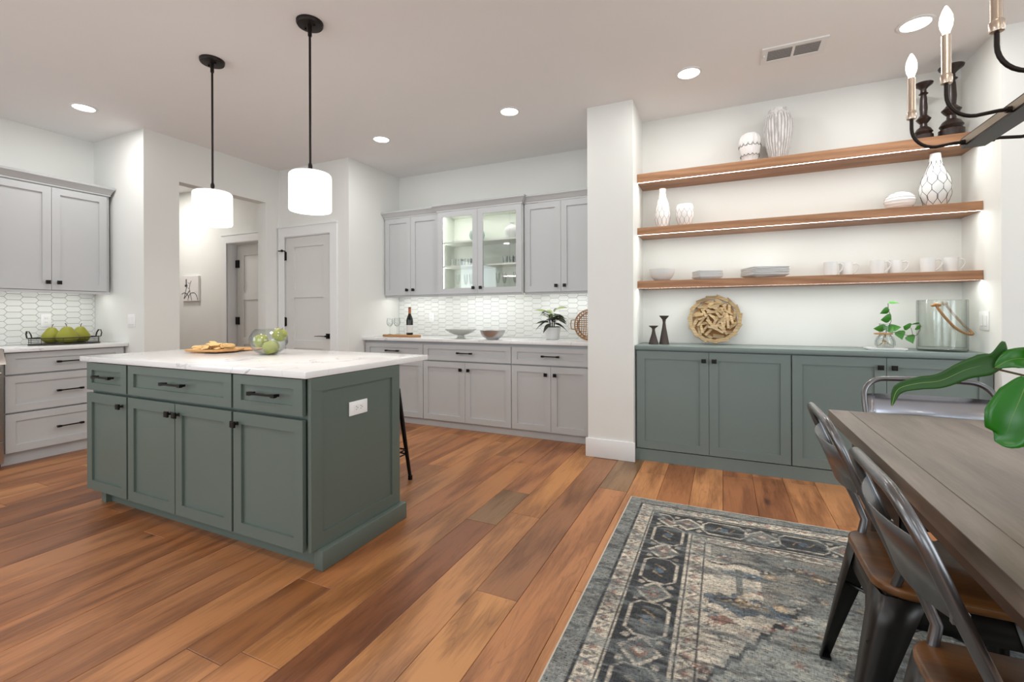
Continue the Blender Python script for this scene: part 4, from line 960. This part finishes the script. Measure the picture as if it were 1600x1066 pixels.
for st in (0, 1, 2):
    tw = []
    for k in range(181):
        t_ = k/180*(len(pts)-1); q = cr(pts, t_); tg = (cr(pts, min(t_+.05, len(pts)-1))-cr(pts, max(t_-.05, 0))).normalized(); n1 = tg.cross(Vector((0, 0, 1))).normalized(); n2 = tg.cross(n1)
        an = k*.62+st*2*PI/3; tw.append(q+(n1*math.cos(an)+n2*math.sin(an))*.0042)
    m.tube(tw, .0042, 6)
m.build('rope_handle', 'rope', j)
# small propagation vase with pothos
p = thing('rooted_cutting', 'green pothos cutting rooting in a small glass vase on white tray', 'plant', (1.005, 3.93, .931))
px_, py_ = 1.005, 3.93
top(MB().prism(rrect(px_-.10, px_+.10, py_-.055, py_+.055, .012), .917, .923).prism(rrect(px_-.11, px_+.11, py_-.062, py_+.062, .014), .923, .931), 'marble_tray', 'ceramic', 'small rectangular white tray under the pothos cutting', 'tray')
MB().lathe([(.02, .001), (.045, .001), (.056, .02), (.056, .045), (.046, .072), (.032, .088), (.032, .16), (.035, .165), (.029, .16), (.029, .09), (.05, .045), (.045, .01), (.0, .008)], (px_, py_, .931), 32).build('glass_vase', 'glass', p)
MB().lathe([(.045, .090), (.052, .092), (.052, .099), (.045, .101)], (px_-.01, py_, .931), 20).build('wooden_ring', 'board', p)
random.seed(4)
m = MB()
for k in range(9):
    a = 2*PI*k/9; m.tube([(px_, py_, 1.03), (px_-.01, py_, .99), (px_+.018*math.cos(a), py_+.015*math.sin(a), .965), (px_+.038*math.cos(a), py_+.03*math.sin(a), .945)], [.002, .0025, .002, .0012], 5)
m.build('roots', 'root', p)
st1 = [(px_, py_, 1.0), (px_+.01, py_, 1.06), (px_+.03, py_-.01, 1.11), (px_+.03, py_-.01, 1.15), (px_+.015, py_-.01, 1.19), (px_+.015, py_-.01, 1.235)]
st2 = [(px_, py_, 1.02), (px_+.05, py_-.02, 1.04), (px_+.12, py_-.03, 1.015), (px_+.16, py_-.03, 1.02), (px_+.178, py_-.03, 1.055), (px_+.178, py_-.03, 1.095)]
MB().tube(st1, .0022, 5).tube(st2, .002, 5).tube([(px_+.14, py_-.03, 1.015), (px_+.135, py_-.03, 1.05), (px_+.13, py_-.03, 1.07)], .0015, 5).build('stem', 'stem', p)
for (bx, bz), dx, dz, L_, w_ in (((.015, 1.235), (1, .25), 0, .062, .018), ((.02, 1.19), (-.9, -.2), 0, .058, .022), ((.03, 1.13), (-.9, .1), 0, .062, .030), ((0, 1.06), (-.9, .25), 0, .075, .026), ((.005, 1.045), (.35, .5), 0, .058, .03),
                                 ((.02, 1.06), (.9, .45), 0, .068, .024), ((.07, 1.05), (.2, -.7), 0, .052, .026), ((.12, 1.02), (.35, -.7), 0, .050, .026), ((.13, 1.07), (-.6, .3), 0, .045, .026), ((.178, 1.06), (-.1, .3), 0, .04, .024), ((.178, 1.095), (-.9, .1), 0, .055, .014)):
    m = MB(); m.leaf((px_+bx, py_-.02, bz), (dx[0], -.12, dx[1]), L_, w_*1.1, .25, True, twist=1.25 if w_ > .02 else .5); m.build('leaf', 'pothos', p, sharp=2)

# ---------------------------------------------------------------- back counter things
bd = top(MB().prism([(-3.315+.262*math.cos(a)*(1), 4.2+.085*math.sin(a)) for a in [2*PI*i/36 for i in range(36)]], .915, .937).bevel(.004, 2, .9), 'serving_board', 'board', 'oval wooden serving board under wine bottle and glasses', 'board', sharp=.9)
b = thing('wine_bottle', 'dark red wine bottle with pale label on the oval board', 'bottle', (-3.215, 4.22, .937))
MB().lathe([(.03, 0), (.037, .004), (.038, .16), (.034, .185), (.018, .225), (.0145, .245), (.0140, .30), (.0155, .302), (.0155, .31)], (-3.215, 4.22, .937), 28).build('glass', 'bottle', b)
MB().lathe([(.0385, .025), (.0385, .11)], (-3.215, 4.22, .937), 28, cap=False).build('paper_label', 'label', b)
MB().lathe([(.0160, .235), (.0148, .25), (.0155, .308), (.016, .312), (.0, .313)], (-3.215, 4.22, .937), 20, cap=False).build('foil', 'foil', b)
wg = None
for x, y, lb in ((-3.468, 4.185, 'left stemmed wine glass on the oval board'), (-3.405, 4.235, 'right stemmed wine glass, beside the bottle')):
    if wg: dup(wg, (x, y, .937), lb); continue
    wg = thing('wine_glass', lb, 'glass', (x, y, .937), 'wine glasses on the board')
    MB().lathe([(.032, 0), (.032, .002), (.006, .008), (.0035, .02), (.0035, .08), (.006, .088), (.024, .10), (.036, .125), (.036, .15), (.031, .19), (.030, .19), (.035, .15), (.034, .125), (.02, .104), (0, .095)], (x, y, .937), 28).build('glass', 'glass', wg)
top(MB().lathe([(.055, 0), (.052, .004), (.035, .02), (.035, .034), (.07, .042), (.12, .062), (.162, .092), (.164, .097), (.155, .094), (.11, .068), (.06, .05), (0, .047)], (-2.49, 4.13, .915), 44, fn=lambda th, z: 1-.02*abs(math.sin(11*th))), 'footed_bowl', 'pewter', 'wide grey fluted glass bowl on a short foot', 'bowl', sharp=.9)
top(MB().lathe([(.045, 0), (.055, .004), (.095, .03), (.118, .065), (.125, .095), (.121, .096), (.114, .066), (.09, .033), (.05, .012), (0, .01)], (-2.065, 4.03, .915), 44), 'silver_bowl', 'silver', 'hammered silver metal bowl right of the fluted glass bowl', 'bowl', sharp=.9)
p = thing('potted_plant', 'dark variegated leafy plant in a white ceramic pot on back counter', 'plant', (-1.535, 4.29, .915))
x, y = -1.535, 4.29
MB().lathe([(.058, 0), (.066, .004), (.084, .118), (.087, .122), (.080, .122), (.078, .11), (0, .105)], (x, y, .915), 36).build('pot', 'ceramic', p)
m = MB(); random.seed(2)
for k in range(26): a = random.random()*2*PI; q_ = .07*math.sqrt(random.random()); m.ball((x+q_*math.cos(a), y+q_*math.sin(a), 1.03), random.uniform(.012, .02), .9, 6)
m.build('moss', 'soil', p)
m = MB()
for k in range(6): a = k*1.05; m.tube([(x+.015*math.cos(a), y+.015*math.sin(a), 1.02), (x+.03*math.cos(a), y+.03*math.sin(a), 1.10), (x+.035*math.cos(a), y+.03*math.sin(a), 1.16)], .004, 6)
m.build('stems', 'leafd', p)
for k in range(26):
    a = k*2.4; el = [-.1, .3, .7][k % 3]; zb = 1.07+.12*((k*7) % 26)/26; L_ = random.uniform(.11, .16)
    m = MB(); m.leaf((x+.025*math.cos(a), y+.025*math.sin(a), zb), (math.cos(a), math.sin(a)*.7, el), L_, random.uniform(.022, .034), random.uniform(.3, .6), twist=random.uniform(-.6, .6)); m.build('leaf', ['leafd', 'leafd', 'leafl', 'leafd', 'leaf', 'leafd'][k % 6], p, sharp=2)
m = MB().leaf((x+.02, y-.03, 1.19), (.8, -.25, .45), .20, .032, .3, twist=.5); m.build('leaf', 'leafl', p, sharp=2)
m = MB().leaf((x-.02, y-.03, 1.17), (-.8, -.2, .45), .18, .028, .3, twist=-.4); m.build('leaf', 'leafl', p, sharp=2)
# rattan tray
rt_ = thing('rattan_tray', 'round woven rattan tray standing on edge beside the column', 'tray', (-1.155, 4.3, .915))
c0 = Vector((-1.155, 4.27, 1.065)); A = Matrix.Translation(c0) @ Matrix.Rotation(-.10, 4, 'X')
m = MB()
for rr_, dy in ((.145, 0), (.138, -.02), (.12, .03)): m.tube([(rr_*math.cos(a), dy, rr_*math.sin(a)) for a in [2*PI*i/36 for i in range(36)]], .0055, 6, loop=True)
m.xf(A); m.build('rim', 'rattan', rt_)
m = MB()
for i in range(-6, 7):
    o_ = i*.02; hl = math.sqrt(max(.0001, .138**2-o_*o_))
    for q_ in (0, 1):
        pts = []
        for k in range(13):
            s_ = -hl+2*hl*k/12; d_ = .034*(1-(s_*s_+o_*o_)/.0190)+(.0035 if k % 2 == i % 2 else -.0035)
            pts.append((o_, d_, s_) if q_ else (s_, d_, o_))
        m.tube(pts, .0036, 5)
m.xf(A); m.build('weave', 'rattan', rt_)
m = MB()
for s_ in (-1,): m.tube([(s_*.143, -.005, .045), (s_*.175, -.012, .042), (s_*.18, -.012, 0), (s_*.172, -.012, -.045), (s_*.14, -.005, -.048)], .005, 6)
m.xf(A); m.build('handle', 'rattan', rt_)

# ---------------------------------------------------------------- inside the glass cabinet
def roundvase(name, x, y, z, s_, mat, lb): top(MB().lathe([(.03*s_, 0), (.045*s_, .003), (.078*s_, .04*s_), (.088*s_, .075*s_), (.078*s_, .115*s_), (.045*s_, .142*s_), (.022*s_, .15*s_), (.02*s_, .165*s_), (.026*s_, .172*s_), (.018*s_, .17*s_)], (x, y, z), 32), name, mat, lb, 'vase')
roundvase('round_vase', -2.03, 4.43, 1.965, 1.0, 'ceramic', 'white round vase behind the right glass cabinet door')
roundvase('round_vase', -2.47, 4.45, 1.965, 1.0, 'sagevase', 'pale green vase behind the left glass cabinet door')
tb = None
for x, y, side in ((-2.74, 4.4, 0), (-2.68, 4.45, 0), (-2.62, 4.40, 0), (-2.56, 4.45, 0), (-2.50, 4.4, 0), (-2.44, 4.45, 0), (-2.11, 4.42, 1), (-2.05, 4.46, 1), (-1.99, 4.42, 1), (-1.93, 4.46, 1)):
    lb = 'clear glass tumbler on the cabinet shelf behind the %s glass door' % ('left', 'right')[side]; gp_ = 'tumblers behind the %s glass door' % ('left', 'right')[side]
    if tb: dup(tb, (x, y, 1.703), lb, gp_); continue
    tb = top(MB().lathe([(.022, 0), (.024, .002), (.029, .085), (.0275, .085), (.023, .008), (0, .006)], (x, y, 1.703), 20), 'tumbler', 'glass', lb, 'glass', gp_)
fg = None
for x, y, side in ((-2.70, 4.42, 0), (-2.62, 4.46, 0), (-2.53, 4.42, 0), (-2.20, 4.42, 1), (-2.14, 4.46, 1), (-2.0, 4.43, 1), (-1.95, 4.47, 1)):
    lb = 'clear champagne flute at cabinet bottom behind the %s glass door' % ('left', 'right')[side]; gp_ = 'flutes behind the %s glass door' % ('left', 'right')[side]
    if fg: dup(fg, (x, y, 1.405), lb, gp_); continue
    fg = top(MB().lathe([(.028, 0), (.028, .002), (.004, .008), (.003, .09), (.012, .10), (.02, .14), (.021, .21), (.020, .21), (.019, .14), (.01, .105), (0, .1)], (x, y, 1.405), 20), 'champagne_flute', 'glass', lb, 'glass', gp_)

# ---------------------------------------------------------------- island things
def hexboard(name, cx_, cy_, z, a, b, th, rot, mat, lb):
    poly = [(a, 0), (a*.72, b), (-a*.72, b), (-a, 0), (-a*.72, -b), (a*.72, -b)]; c_, s_ = math.cos(rot), math.sin(rot)
    m = MB(); q = [(cx_+x*c_-y*s_, cy_+x*s_+y*c_) for x, y in poly]; q2 = [(cx_+(x*c_-y*s_)*.94, cy_+(x*s_+y*c_)*.94) for x, y in poly]
    m.rings([[(*p_, z) for p_ in q2], [(*p_, z+th) for p_ in q]]); m.bevel(.002, 1)
    return top(m, name, mat, lb, 'board', sharp=.5)
hexboard('cutting_board', -3.30, 2.18, .915, .27, .15, .010, .12, 'bamboo', 'thin pale bamboo board lying under the snack board')
hexboard('snack_board', -3.165, 2.0, .925, .185, .12, .014, .18, 'bamboo', 'hexagonal wooden snack board piled with crackers on the island')
random.seed(9); ck = None
for k in range(56):
    a = random.random()*2*PI; q_ = math.sqrt(random.random()); x, y = -3.165+.15*q_*math.cos(a), 2.0+.09*q_*math.sin(a); z = .940+.009*(k % 5)*(1-.45*q_)
    rot = (random.uniform(-.25, .25), random.uniform(-.25, .25), random.random()*6)
    if ck: dup(ck, (x, y, z), rot=rot, scale=random.uniform(.8, 1.2)); continue
    ck = MB().prism(rrect(-.028, .028, -.018, .018, .006, 3), 0, .007).bevel(.0015, 1).build('cracker', 'cracker'); ck.location = (x, y, z); tag(ck, 'golden cracker in the pile on the hexagonal snack board', 'snack', 'crackers on the snack board')
x, y = -2.655, 2.02
top(MB().lathe([(.04, 0), (.05, .002), (.09, .03), (.114, .075), (.112, .115), (.092, .152), (.078, .165), (.076, .163), (.089, .150), (.108, .115), (.110, .075), (.086, .033), (.04, .006), (0, .006)], (x, y, .915), 48), 'glass_bowl', 'glass', 'clear round glass bowl holding green apples on the island', 'bowl')
ap = None
for dx, dy, z, lb in ((-.045, -.021, 1.002, 'green apple at left in the glass bowl'), (.048, -.012, .965, 'green apple at lower right front in the glass bowl'), (.038, .038, 1.042, 'topmost green apple in the glass bowl on the right'), (-.03, .04, .960, 'green apple at the back bottom of the glass bowl')):
    if ap: dup(ap, (x+dx, y+dy, z-.040), lb, rot=(random.uniform(-.5, .5), random.uniform(-.5, .5), 0)); continue
    ap = thing('green_apple', lb, 'apple', (x+dx, y+dy, z-.040), 'apples in the glass bowl')
    MB().lathe([(0, .008), (.013, .0), (.028, .003), (.041, .022), (.0445, .042), (.039, .064), (.024, .079), (.010, .078), (0, .068)], (x+dx, y+dy, z-.040), 24).build('fruit', 'apple', ap)
    MB().tube([(x+dx, y+dy, z+.026), (x+dx+.003, y+dy, z+.05)], .0016, 5).build('stem', 'stem', ap)

# ---------------------------------------------------------------- left counter: wire tray with pears
tr = thing('wire_tray', 'oval dark wire tray with arched handles holding three pears', 'tray', (-5.32, 2.035, .915))
def oval(z, a, b, n=40): return [(-5.32+b*math.sin(2*PI*i/n), 2.035+a*math.cos(2*PI*i/n), z) for i in range(n)]
MB().prism([(p_[0], p_[1]) for p_ in oval(0, .235, .155)], .917, .925).tube(oval(.921, .238, .158), .006, 6, loop=True).build('base_plate', 'iron', tr)
MB().tube(oval(.975, .242, .162), .0045, 6, loop=True).build('rim', 'iron', tr)
m = MB()
for z in (.940, .957): m.tube(oval(z, .240, .160), .0018, 5, loop=True)
for i in range(0, 40, 4): q = oval(0, .24, .160)[i]; m.tube([(q[0], q[1], .92), (q[0], q[1], .975)], .002, 5)
m.build('wires', 'iron', tr)
for s_ in (-1, 1): MB().tube([(-5.32-.045, 2.035+s_*.236, .975), (-5.32-.043, 2.035+s_*.242, 1.01), (-5.32-.02, 2.035+s_*.246, 1.035), (-5.32+.02, 2.035+s_*.246, 1.035), (-5.32+.043, 2.035+s_*.242, 1.01), (-5.32+.045, 2.035+s_*.236, .975)], .006, 8, flat=.5).build('handle', 'iron', tr)
pr = None
for x, y, lb, sc_ in ((-5.385, 1.965, 'left green pear in the wire tray', (1.25, 1.25, 1.2)), (-5.255, 2.02, 'middle green pear in front in the wire tray', (1.36, 1.36, 1.26)), (-5.36, 2.155, 'right green pear in the wire tray', (1.25, 1.25, 1.22))):
    if pr: dup(pr, (x, y, .925), lb, rot=(0, 0, random.random()*6), scale=sc_); continue
    pr = thing('green_pear', lb, 'pear', (x, y, .925), 'pears in the wire tray')
    MB().lathe([(0, .004), (.02, 0), (.044, .012), (.056, .035), (.054, .055), (.042, .078), (.030, .096), (.024, .108), (.014, .116), (0, .116)], (x, y, .925), 28).build('fruit', 'pear', pr)
    MB().tube([(x, y, .925+.112), (x+.002, y+.003, .925+.128), (x+.004, y+.008, .925+.14)], [.0022, .002, .003], 6).build('stem', 'stem', pr); pr.scale = sc_
